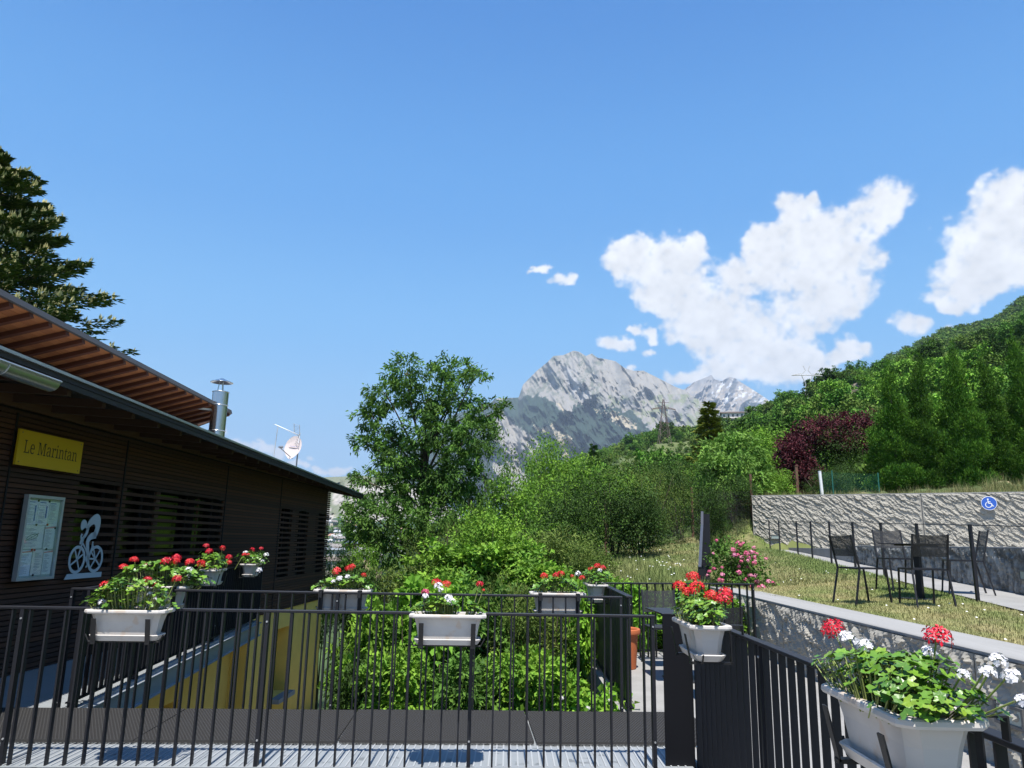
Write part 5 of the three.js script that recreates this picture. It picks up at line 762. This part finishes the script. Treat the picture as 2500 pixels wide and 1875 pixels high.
// cypress hedge above the pale wall
{
  const w = [[15.43, 3.4, -29.5, 4.9], [16.73, 3.4, -29.6, 5.2], [18.11, 3.45, -29.4, 5.6], [19.42, 3.5, -29.6, 5.1], [20.56, 3.5, -29.3, 6.0], [21.86, 3.5, -29.5, 5.6]];
  const lob = []; for (let i = 0; i < 16; i++) { const f = i / 15, r = rng(i + 60); lob.push([(r() - 0.5) * 0.35 * (1 - f), 0.1 + f * 0.9, (r() - 0.5) * 0.35 * (1 - f), 0.18 * Math.pow(1 - f, 0.75) + 0.012, 0.085, 0.18 * Math.pow(1 - f, 0.75) + 0.012]); }
  const gs = [1, 2].map((s) => leafCloud(lob.map((l) => [l[0] * 4, l[1] * 5, l[2] * 4, l[3] * 5, l[4] * 5, l[5] * 5]), { clumps: 2500, per: 20, spread: 0.11, len: 0.11, wid: 0.027, up: 1.1, out: 0.9, shell: 0.45, colors: PAL.cypress.map((q) => q.map((v) => v * (s === 1 ? 0.85 : 0.62))), seed: 40 + s, vary: 0.3 }));
  const tr = merge(limb(V(0, -0.3, 0), V(0, 4.2, 0), 0.08, 0.03, 0.1, 3)); const where = ['at the end next to the dark red tree', 'second from the dark red tree', 'third from the dark red tree', 'fourth from the dark red tree', 'tallest of the hedge', 'beyond the tallest of the hedge'];
  w.forEach(([x, y, z, h], i) => { const t = thing('cypress', `bushy green cypress of the hedge, ${where[i]}`, 'tree', x, y, z, i * 1.3, 'cypress hedge above the wall'); const c = part(t, 'crown', gs[i % 2], farFoliageM); c.scale.set(0.88, h / 4.5, 0.88); part(t, 'trunk', tr, barkM); });
}
// dark red plum
for (const [label, x, y, z, lobes] of [['dark red leaved plum tree with a wide crown above the fence', 14.6, 3.5, -34, [[-0.2, 3.05, 0, 1.5, 0.75], [1.5, 3.7, -0.4, 1.2, 0.55], [0.6, 2.6, 0.2, 1.3, 0.6], [-1.2, 2.6, 0, 0.8, 0.6]]], ['low dark red leaved plum behind the rusty fence post', 12.7, 3.2, -33, [[0, 1.9, 0, 0.85, 0.95], [-0.2, 2.5, -0.3, 0.55, 0.7], [0.3, 1.2, 0.2, 0.7, 0.6]]]]) {
  const t = thing('plum_tree', label, 'tree', x, y, z); part(t, 'crown', leafCloud(lobes, { clumps: 330, per: 20, spread: 0.2, len: 0.15, wid: 0.07, shell: 0.4, colors: PAL.plum, seed: 21 + lobes.length }), foliageM); const st = []; lobes.forEach((l, i) => st.push(...limb(V(0, 0.6, 0), V(l[0], l[1], l[2]), 0.05, 0.015, 0.3, i))); part(t, 'trunk', merge([...limb(V(0, -0.4, 0), V(0, 0.7, 0), 0.08, 0.06, 0.05, 3), ...st]), barkM);
}

// ---------- trees on the hillside ----------
{
  const r = rng(2024), kinds = ['mid', 'dark', 'light', 'olive'], cols = { mid: [[0.083, 0.196, 0.029], [0.104, 0.224, 0.033], [0.068, 0.157, 0.027]], dark: PAL.dark, light: [[0.152, 0.300, 0.039], [0.180, 0.331, 0.044], [0.124, 0.248, 0.033]], olive: [[0.124, 0.204, 0.039], [0.104, 0.181, 0.033], [0.152, 0.224, 0.050]] };
  const protos = {}; for (const k of kinds) protos[k] = [1, 2, 3].map((v) => { const rr = rng(v * 7 + k.length * 3), n = 8 + v, lobes = []; for (let i = 0; i < n; i++) { const a = rr() * 6.28, q = Math.sqrt(rr()) * 0.62; lobes.push([Math.cos(a) * q, 0.5 + rr() * 0.85, Math.sin(a) * q, 0.3 + rr() * 0.22, 0.2 + rr() * 0.16, 0.3 + rr() * 0.22]); }
    return { crown: leafCloud(lobes, { clumps: 260, per: 15, spread: 0.085, len: 0.1, wid: 0.062, shell: 0.45, colors: cols[k], seed: v * 13 + k.length, vary: 0.35 }), trunk: merge([...limb(V(0, -0.25, 0), V(0.02, 0.75, 0), 0.05, 0.03, 0.06, v, 6), ...lobes.slice(0, 4).flatMap((l, i) => limb(V(0.01, 0.55, 0), V(l[0], l[1], l[2]), 0.022, 0.008, 0.1, i, 4))]) }; });
  const label = { mid: 'rounded mid green broadleaf tree on the hillside', dark: 'dark green broadleaf tree on the hillside', light: 'light green broadleaf tree on the hillside', olive: 'olive green broadleaf tree on the hillside' };
  let made = 0; const placed = [];
  for (let i = 0; i < 6000 && made < 296; i++) {
    const az = 3 + r() * 38, d = 48 * Math.pow(7.2, r()), x = Math.sin(rad(az)) * d, z = -Math.cos(rad(az)) * d;
    if (az > 7.4 && az < 14.2 && d > 155 && d < 310) continue; if (az < 6 && d < 110) continue; if (az > 24.5 && az < 26.1 && d > 132 && d < 180) continue; // open meadow; rocks
    const s = lerp(1.7, 3.1, r()) * (d < 90 ? 0.85 : 1) * (1 + d / 500); if (placed.some(([a, b, c]) => Math.hypot(a - x, b - z) < (c + s) * 0.55)) continue; placed.push([x, z, s]);
    const n = noise(az * 0.5, d * 0.03), k = n < 0.3 ? 'dark' : n < 0.44 ? 'mid' : n < 0.55 ? 'olive' : r() < 0.7 ? 'light' : 'mid', v = protos[k][Math.floor(r() * 3)];
    const t = thing('hillside_tree', label[k], 'tree', x, height(x, z), z, r() * 6.28, `${k} green trees on the hillside`); const sc = V(s, s * (0.85 + 0.4 * r()), s); const c = part(t, 'crown', v.crown, farFoliageM), tr = part(t, 'trunk', v.trunk, barkM); c.scale.copy(sc); tr.scale.copy(sc); made++;
  }
  // undergrowth between them and the woods beyond, too many to count
  const tuft = leafCloud([[0, 0.35, 0, 0.7, 0.4, 0.7]], { clumps: 40, per: 9, spread: 0.18, len: 0.22, wid: 0.13, shell: 0.3, colors: [[0.11, 0.195, 0.036], [0.145, 0.235, 0.044], [0.085, 0.155, 0.03]], seed: 3 });
  const scatter = (name, label, cat, n, fn) => { const m = new THREE.InstancedMesh(tuft, farFoliageM, n), M = new THREE.Matrix4(), q = new THREE.Quaternion(); let k = 0; for (let i = 0; i < n * 8 && k < n; i++) { const a = fn(r); if (!a) continue; q.setFromAxisAngle(V(0, 1, 0), r() * 6.28); M.compose(V(a[0], a[1], a[2]), q, V(a[3], a[3] * a[4], a[3])); m.setMatrixAt(k, M); const b = 0.7 + 0.6 * r(); m.setColorAt(k++, rgb(b * (0.85 + 0.3 * r()), b, b)); } m.count = k; m.name = numbered(name); m.userData = { label, category: cat, kind: 'stuff' }; scene.add(m); };
  scatter('undergrowth', 'low green undergrowth covering the hillside between the trees', 'undergrowth', 7000, (r) => { const az = 2 + r() * 42, d = 36 * Math.pow(11, r()), x = Math.sin(rad(az)) * d, z = -Math.cos(rad(az)) * d; if (az > 7.6 && az < 14 && d > 160 && d < 305 && r() > 0.1) return null; if (az < 6 && d < 60) return null; if (az > 24.6 && az < 26 && d > 138 && d < 172) return null; return [x, height(x, z) - 0.1, z, 0.5 + r() * 0.8 + d * 0.004, 0.8 + 0.5 * r()]; });
  scatter('far_wood', 'continuous far wood on the upper slopes of the hill', 'wood', 9000, (r) => { const az = -1 + r() * 45, d = 300 * Math.pow(5.2, r()), x = Math.sin(rad(az)) * d, z = -Math.cos(rad(az)) * d; if (az < 15 && az > 7 && d < 330) return null; return [x, height(x, z) - 0.5, z, 2.6 + r() * 2.2 + d * 0.002, 0.8 + 0.4 * r()]; });
  scatter('valley_wood', 'belt of trees between the houses across the valley', 'wood', 1500, (r) => { const az = -17 + r() * 12, el = -2.9 + r() * 3.9, p = onHill(az, el); return [p[0], p[1] - 1, p[2], 3 + r() * 3, 1 + 0.5 * r()]; });
}
// rock outcrop on the hillside
{
  const rm = new THREE.MeshStandardMaterial({ color: rgb(0.25, 0.21, 0.16), roughness: 1, map: stoneTex }), r = rng(9);
  [[25.2, 150, 4.5, 3.2], [25.7, 168, 5.5, 4], [24.9, 138, 3, 2.2]].forEach(([az, d, w, h], i) => { const x = Math.sin(rad(az)) * d, z = -Math.cos(rad(az)) * d, g = new THREE.IcosahedronGeometry(1, 5), p = g.attributes.position; for (let k = 0; k < p.count; k++) { const v = V(p.getX(k), p.getY(k), p.getZ(k)), s = 0.55 + 0.6 * ridged(v.x * 1.6 + i * 9, v.y * 2.6 + v.z * 1.3, 4) + 0.2 * (noise(v.x * 7, v.y * 9, v.z * 7 + 0.5) - 0.5); p.setXYZ(k, v.x * w * s, v.y * h * s, v.z * w * s); } g.computeVertexNormals(); solo('rock_outcrop', ['bare brown rock outcrop among the hillside trees', 'broad brown rock crest below the hillside skyline', 'small brown rock below the outcrop'][i], 'rock', g, rm, x, height(x, z) - h * 0.15, z, r() * 3); });
}

// ---------- lawn with tufts, meadow grass ----------
{
  const dry = [0.36, 0.325, 0.15], green = [0.18, 0.235, 0.065], soil = [0.27, 0.21, 0.125];
  const shade = (x, z) => { const n = fbm(x * 0.7, z * 0.45, 4), m = fbm(x * 2.6 + 4, z * 2.6, 3), edge = smooth(0.9, 0.1, Math.abs(rampX(z) - 0.25 - x)); return clamp((n - 0.42) * 2.4 + (m - 0.5) * 1.2 + edge * 0.8 + smooth(-11, -16, z) * 0.25); };
  const col = (x, z) => { const k = shade(x, z), f = 0.93 + 0.14 * noise(x * 9, z * 9), s = smooth(0.62, 0.75, fbm(x * 1.1 + 30, z * 1.1, 3)); return [0, 1, 2].map((i) => lerp(lerp(dry[i], green[i], k), soil[i], s * 0.5) * f); };
  struct('lawn', sheet(50, 220, (u, v) => { const z = lerp(-1.2, -26.4, v), x = lerp(3.84 + Math.max(0, -z - 13.2) * -0.04, rampX(z) + 0.06, u); return [x, lawnY(x, z) - 0.012, z]; }, (u, v, [x, , z]) => col(x, z)), new THREE.MeshStandardMaterial({ vertexColors: true, roughness: 1, map: grassTex, bumpMap: grassTex, bumpScale: 0.02 }));
  const blades = (n, h, w, spread, seed) => { const r = rng(seed), p = []; for (let i = 0; i < n; i++) { const a = r() * 6.28, q = r() * spread, x = Math.cos(a) * q, z = Math.sin(a) * q, b = r() * 6.28, l = h * (0.5 + 0.7 * r()), t = 0.5 + r(); p.push(x - Math.cos(b) * w, 0, z - Math.sin(b) * w, x + Math.cos(b) * w, 0, z + Math.sin(b) * w, x + Math.sin(b) * l * 0.5 * t, l, z - Math.cos(b) * l * 0.5 * t); } const g = new THREE.BufferGeometry(); g.setAttribute('position', new THREE.Float32BufferAttribute(p, 3)); return g; };
  const gm = new THREE.MeshStandardMaterial({ color: rgb(1, 1, 1), roughness: 0.8, side: THREE.DoubleSide }), M = new THREE.Matrix4(), q = new THREE.Quaternion();
  const grass = (name, label, geo, n, fn, seed) => { const r = rng(seed), m = new THREE.InstancedMesh(geo, gm, n); let k = 0; for (let i = 0; i < n * 4 && k < n; i++) { const a = fn(r); if (!a) continue; q.setFromAxisAngle(V(0, 1, 0), r() * 6.28); M.compose(V(a[0], a[1], a[2]), q, V(a[3], a[3] * (0.6 + 0.8 * r()), a[3])); m.setMatrixAt(k, M); m.setColorAt(k++, rgb(a[4][0], a[4][1], a[4][2])); } m.count = k; m.name = numbered(name); m.userData = { label, category: 'grass', kind: 'stuff' }; m.castShadow = m.receiveShadow = true; scene.add(m); };
  grass('lawn_grass', 'short dry grass of the lawn', blades(12, 0.034, 0.0035, 0.05, 3), 42000, (r) => { const z = -3 - 22 * Math.pow(r(), 1.25), x = lerp(3.86, rampX(z) - 0.02 + 0.08 * r(), r()), c = col(x, z), b = 0.88 + 0.34 * r(); return [x, lawnY(x, z) - 0.012, z, (0.8 + 0.5 * r()) * (1 + smooth(-12, -20, z) * 1.3), c.map((v) => v * b)]; }, 5);
  grass('meadow_grass', 'tall loose grass on the bank behind the terrace', blades(16, 0.15, 0.006, 0.17, 9), 19000, (r) => { const az = 2 + r() * 17, d = 11.2 + r() * 17, x = Math.sin(rad(az)) * d, z = -Math.cos(rad(az)) * d; if (x > 3.2 && z > -13.4) return null; if (x > rampX(z) - 0.1 && z > -26.3) return null; const n = fbm(x * 0.5, z * 0.5, 3), h = x > 3.7 + Math.max(0, -z - 13.2) * -0.04 && z > -26 && x < rampX(z) ? 0 : 1; if (!h) return null; const k = clamp(n * 1.6 - 0.3 + (r() - 0.5) * 0.5), b = 0.8 + 0.5 * r(); return [x, height(x, z) - 0.02, z, 0.7 + 0.7 * r(), [0, 1, 2].map((i) => lerp([0.12, 0.205, 0.04][i], [0.26, 0.28, 0.1][i], k) * b)]; }, 6);
  grass('wall_top_grass', 'rough grass on the bank above the pale wall', blades(14, 0.3, 0.006, 0.16, 10), 5000, (r) => { const s = r(), off = 0.35 + r() * 3.2, x = lerp(7.6, 19, s) + off * 0.35, z = lerp(-26.3, -19.9, s) - off, c = r(); return [x, Math.max(height(x, z), 2.85) - 0.03, z, 0.7 + 0.7 * r(), [0, 1, 2].map((i) => lerp([0.12, 0.18, 0.05][i], [0.33, 0.28, 0.12][i], c))]; }, 7);
  grass('lawn_grass', 'longer grass at the far end of the lawn', blades(16, 0.055, 0.0045, 0.11, 13), 14000, (r) => { const z = -13 - 13.2 * r(), x = lerp(3.84 - Math.max(0, -z - 13.2) * 0.04, rampX(z), r()), c = col(x, z), b = 0.85 + 0.35 * r(), k = 0.25 + 0.4 * r(); return [x, lawnY(x, z) - 0.015, z, 0.8 + 0.5 * r(), [0, 1, 2].map((i) => lerp(c[i], [0.13, 0.2, 0.045][i], k) * b)]; }, 8);
  // daisies
  const dg = new THREE.CircleGeometry(0.011, 7); dg.rotateX(-Math.PI / 2 + 0.4); dg.translate(0, 0.05, 0); const r = rng(71), m = new THREE.InstancedMesh(dg, mat(0.85, 0.85, 0.82, 0.8), 170); for (let i = 0; i < 170; i++) { const lawn = r() < 0.35, z = lawn ? -6 - 18 * r() : -11.5 - 12 * r(), x = lawn ? lerp(3.9, rampX(z), r()) : 1.6 + r() * 2.6; q.identity(); const s = lawn ? 1 : 1.5; M.compose(V(x, lawn ? lawnY(x, z) : height(x, z) + 0.15 + r() * 0.1, z), q, V(s, 1, s)); m.setMatrixAt(i, M); } m.name = 'daisies'; m.userData = { label: 'small white daisies dotted through the grass', category: 'flowers', kind: 'stuff' }; scene.add(m);
}
struct('garden_bank', sheet(60, 14, (u, v) => { const s = u, off = lerp(0.3, 5, v), x = lerp(8.2, 20, s) + off * 0.45, z = lerp(-25.9, -19.2, s) - off * 1.0; return [x, lerp(2.98, Math.max(3.0, height(x, z) + 0.05), smooth(0.1, 1, v)) + (noise(x * 2, z * 2) - 0.5) * 0.08, z]; }, (u, v, [x, , z]) => { const k = fbm(x * 0.6, z * 0.6, 3); return [0, 1, 2].map((i) => lerp([0.09, 0.14, 0.04][i], [0.34, 0.27, 0.14][i], smooth(0.35, 0.65, k))); }), new THREE.MeshStandardMaterial({ vertexColors: true, roughness: 1, map: grassTex }));

// ---------- fences between the gardens ----------
{
  const netTex = texture(64, (u, v) => { const a = Math.abs(((u + v) * 4) % 1 - 0.5), b = Math.abs(((u - v + 2) * 4) % 1 - 0.5); return a > 0.465 || b > 0.465 ? 1 : 0; }, 0.24), rust = mat(0.14, 0.07, 0.05, 0.9);
  const net = (r, g, b) => new THREE.MeshStandardMaterial({ color: rgb(r, g, b), roughness: 0.6, alphaMap: netTex, transparent: true, side: THREE.DoubleSide });
  const span = (a, b, h) => sheet(4, 2, (u, v) => [lerp(a.x, b.x, u), lerp(a.y, b.y, u) + v * h, lerp(a.z, b.z, u)], null, (u, v) => [u * a.distanceTo(b), v * h]);
  const t = thing('wire_fence', 'old wire fence on rusty posts beside the end of the pale wall', 'fence', 0, 0, 0), A = V(6.1, 1.55, -25), B = V(8.5, 1.7, -26.25), Cc = V(2.9, 1.35, -22.6);
  for (const [p, h] of [[A, 1.75], [B, 2.2], [Cc, 1.6]]) part(t, 'post', bar(p.clone().add(V(0, -0.3, 0)), p.clone().add(V(0, h, 0)), 0.045, 8), rust); const wm = net(0.1, 0.09, 0.08); part(t, 'netting', span(A, B, 1.6), wm); part(t, 'netting', span(Cc, A, 1.4), wm);
  const g = thing('green_fence', 'green wire fence panel above the pale wall near the cypresses', 'fence', 0, 0, 0), gm = mat(0.02, 0.13, 0.10, 0.5), P = [V(11.35, 3.02, -27.2), V(11.9, 3.05, -27.4), V(14.1, 3.1, -28.4)]; P.forEach((p) => part(g, 'post', bar(p.clone().add(V(0, -0.3, 0)), p.clone().add(V(0, 1.15, 0)), 0.025, 8), gm)); const nm = net(0.02, 0.14, 0.11); part(g, 'netting', span(P[0], P[2], 1.1), nm);
  const s = thing('white_pipe', 'short white pipe standing upright behind the pale wall', 'pipe', 11.3, 2.95, -26.9); const p = part(s, 'pipe', bar(V(0, -0.1, 0), V(-0.06, 1.15, 0), 0.055, 12), mat(0.78, 0.8, 0.82, 0.5)); part(s, 'cap', bar(V(-0.06, 1.14, 0), V(-0.062, 1.17, 0), 0.06, 12), mat(0.7, 0.72, 0.74, 0.5));
  const d = thing('rusty_post', 'rusty square post in front of the low dark red plum', 'post', 11.2, 3.3, -29); part(d, 'post', box(0.1, 1.4, 0.1, 0, 0.5, 0), rust); part(d, 'post_cap', box(0.13, 0.03, 0.13, 0, 1.215, 0), rust);
}
// ---------- pylons ----------
{
  const r1 = mat(0.17, 0.12, 0.11, 0.8), px = 58.5, pz = -280, y0 = height(58.5, -280) - 0.5, H = 56.2 - y0, t = thing('lattice_pylon', 'rusty lattice power pylon standing on the meadow slope', 'pylon', px, y0, pz), w = (y) => lerp(2.3, 0.7, Math.min(1, y / (H * 0.72))) * (y > H * 0.72 ? lerp(1, 0.35, (y - H * 0.72) / (H * 0.28)) : 1);
  const corners = (y) => [[1, 1], [1, -1], [-1, -1], [-1, 1]].map(([a, b]) => V(a * w(y), y, b * w(y))), lv = [0, 0.2, 0.38, 0.53, 0.65, 0.74, 0.82, 0.9, 1].map((f) => f * H), leg = [[], [], [], []], br = [];
  for (let i = 0; i < lv.length - 1; i++) { const A = corners(lv[i]), B = corners(lv[i + 1]); for (let k = 0; k < 4; k++) { leg[k].push(bar(A[k], B[k], 0.09, 4)); br.push(bar(A[k], B[(k + 1) % 4], 0.035, 4), bar(A[(k + 1) % 4], B[k], 0.035, 4), bar(B[k], B[(k + 1) % 4], 0.03, 4)); } }
  leg.forEach((l) => part(t, 'leg', merge(l), r1)); part(t, 'bracing', merge(br), r1).userData.kind = 'stuff';
  for (const s of [-1, 1]) part(t, 'cross_arm', merge([bar(V(s * 0.7, H * 0.80, 0), V(s * 4.6, H * 0.775, 0), 0.13, 4), bar(V(s * 0.7, H * 0.84, 0), V(s * 4.6, H * 0.78, 0), 0.1, 4), bar(V(s * 2.4, H * 0.79, 0), V(s * 1.6, H * 0.826, 0), 0.07, 4), bar(V(s * 4.5, H * 0.775, 0), V(s * 4.5, H * 0.735, 0), 0.1, 4)]), r1);
  part(t, 'earth_peak', merge([bar(V(-2.2, H * 0.93, 0), V(2.2, H * 0.93, 0), 0.09, 4)]), r1);
  const g2 = mat(0.46, 0.46, 0.45, 0.7), u = thing('cat_head_pylon', 'pale power pylon with forked head on the wooded hillside', 'pylon', 69.6, height(69.6, -170) - 0.5, -170), h = 43.9 - height(69.6, -170);
  for (const s of [-1, 1]) { part(u, 'leg', merge([bar(V(s * 1.1, 0, 0), V(s * 0.45, h * 0.6, 0), 0.11, 5), bar(V(s * 0.45, h * 0.6, 0), V(s * 1.3, h * 0.8, 0), 0.11, 5)]), g2); part(u, 'peak', merge([bar(V(s * 1.3, h * 0.8, 0), V(s * 0.3, h * 0.9, 0), 0.06, 4), bar(V(s * 0.3, h * 0.9, 0), V(s * 0.8, h * 1.0, 0), 0.06, 4)]), g2); part(u, 'cross_arm', merge([bar(V(0, h * 0.8, 0), V(s * 3.6, h * 0.785, 0), 0.1, 4), bar(V(s * 1.3, h * 0.83, 0), V(s * 3.6, h * 0.79, 0), 0.07, 4)]), g2); }
  const xb = []; for (let i = 0; i < 7; i++) { const a = i / 7, b = (i + 1) / 7, wa = lerp(1.1, 0.45, a), wb = lerp(1.1, 0.45, b); xb.push(bar(V(-wa, a * h * 0.6, 0), V(wb, b * h * 0.6, 0), 0.045, 4), bar(V(wa, a * h * 0.6, 0), V(-wb, b * h * 0.6, 0), 0.045, 4)); } part(u, 'bracing', merge(xb), g2).userData.kind = 'stuff';
}
// ---------- houses ----------
function house(label, x, y, z, w, d, h, turn, wallC, roofC, o = {}) {
  const t = thing('house', label, 'house', x, y, z, turn, o.group), wm = mat(...wallC, 0.9), rm = mat(...roofC, 0.85), rh = o.rise ?? w * 0.22, over = w * 0.06;
  part(t, 'wall', box(w, h + 6, d, 0, h / 2 - 3, 0), wm);
  const s = new THREE.Shape([[-d / 2 - over, 0], [d / 2 + over, 0], [0, rh]].map((p) => new THREE.Vector2(...p))), g = new THREE.ExtrudeGeometry(s, { depth: w + 2 * over, bevelEnabled: false }); g.translate(0, h - 0.02, -w / 2 - over); g.rotateY(Math.PI / 2); part(t, 'roof', g, rm);
  const glass = mat(0.06, 0.07, 0.08, 0.2), n = o.windows ?? 3, fl = o.floors ?? 1; for (let f = 0; f < fl; f++) for (let i = 0; i < n; i++) { const wx = -w / 2 + (i + 0.5) * w / n, wy = h * (f + 0.5) / fl; part(t, 'window', box(w / n * 0.4, h / fl * 0.5, 0.12, wx, wy, d / 2), glass); }
  if (o.balcony) part(t, 'balcony', box(w * 1.02, 0.5, 1.4, 0, h * 0.48, d / 2 + 0.7), mat(0.5, 0.45, 0.4, 0.9));
  return t;
}
{
  const gy = (x, z) => height(x, z);
  house('long white house with brown roof and balconies on the hill crest', 131.8, gy(131.8, -430) + 3.8, -430, 15, 9, 6.2, rad(-14), [0.72, 0.70, 0.66], [0.10, 0.075, 0.065], { windows: 6, floors: 2, rise: 1.6, balcony: true });
  house('small white gabled house beside the pylon on the far crest', 133, Math.max(gy(133, -620), 97), -620, 6.5, 7, 4, rad(60), [0.75, 0.74, 0.72], [0.16, 0.1, 0.08], { rise: 2.2, windows: 2 });
  house('red walled house with blue grey roof in the valley', -92, -7, -450, 9, 8, 5.5, rad(25), [0.32, 0.07, 0.045], [0.20, 0.25, 0.33], { rise: 1.8, windows: 3 });
  house('beige gabled house half hidden by the ash tree', -30.2, -6.2, -158, 5.5, 6, 4.2, rad(72), [0.60, 0.43, 0.28], [0.30, 0.29, 0.28], { rise: 1.9, windows: 2 });
  house('flat grey roofed building below the red walled house', -66, -7, -300, 11, 7, 4, rad(10), [0.45, 0.43, 0.4], [0.22, 0.24, 0.27], { rise: 0.8, windows: 4 });
  house('brown roofed shed near the timber corner', -45, -7.5, -200, 7, 6, 3.2, rad(8), [0.4, 0.36, 0.3], [0.16, 0.13, 0.11], { rise: 1, windows: 2 });
  const r = rng(55), walls = [[0.66, 0.62, 0.54], [0.6, 0.5, 0.38], [0.72, 0.71, 0.69], [0.55, 0.52, 0.48]], roofs = [[0.30, 0.31, 0.33], [0.35, 0.2, 0.14], [0.42, 0.42, 0.43], [0.22, 0.2, 0.19]];
  for (let i = 0; i < 34; i++) { const az = -14.4 + r() * 6.4, el = -1.6 + r() * 2.6, p = onHill(az, el); house('small pale house of the town across the valley', p[0], p[1], p[2], 10 + r() * 6, 8 + r() * 3, 5 + r() * 3, r() * 3, walls[Math.floor(r() * 4)], roofs[Math.floor(r() * 4)], { windows: 3, floors: 1, group: 'houses of the town across the valley' }); }
  const q = onHill(-12.2, 4.4); const lone = thing('lone_tree', 'single round tree on the bare crest of the rocky hill', 'tree', q[0], q[1] + 3, q[2]); part(lone, 'crown', leafCloud([[0, 6, 0, 5, 4]], { clumps: 60, per: 10, spread: 1, len: 2.2, wid: 1.4, colors: PAL.dark, seed: 2 }), farFoliageM); part(lone, 'trunk', bar(V(0, -5, 0), V(0, 5, 0), 0.6, 6), barkM);
}
renderer.render(scene, camera);
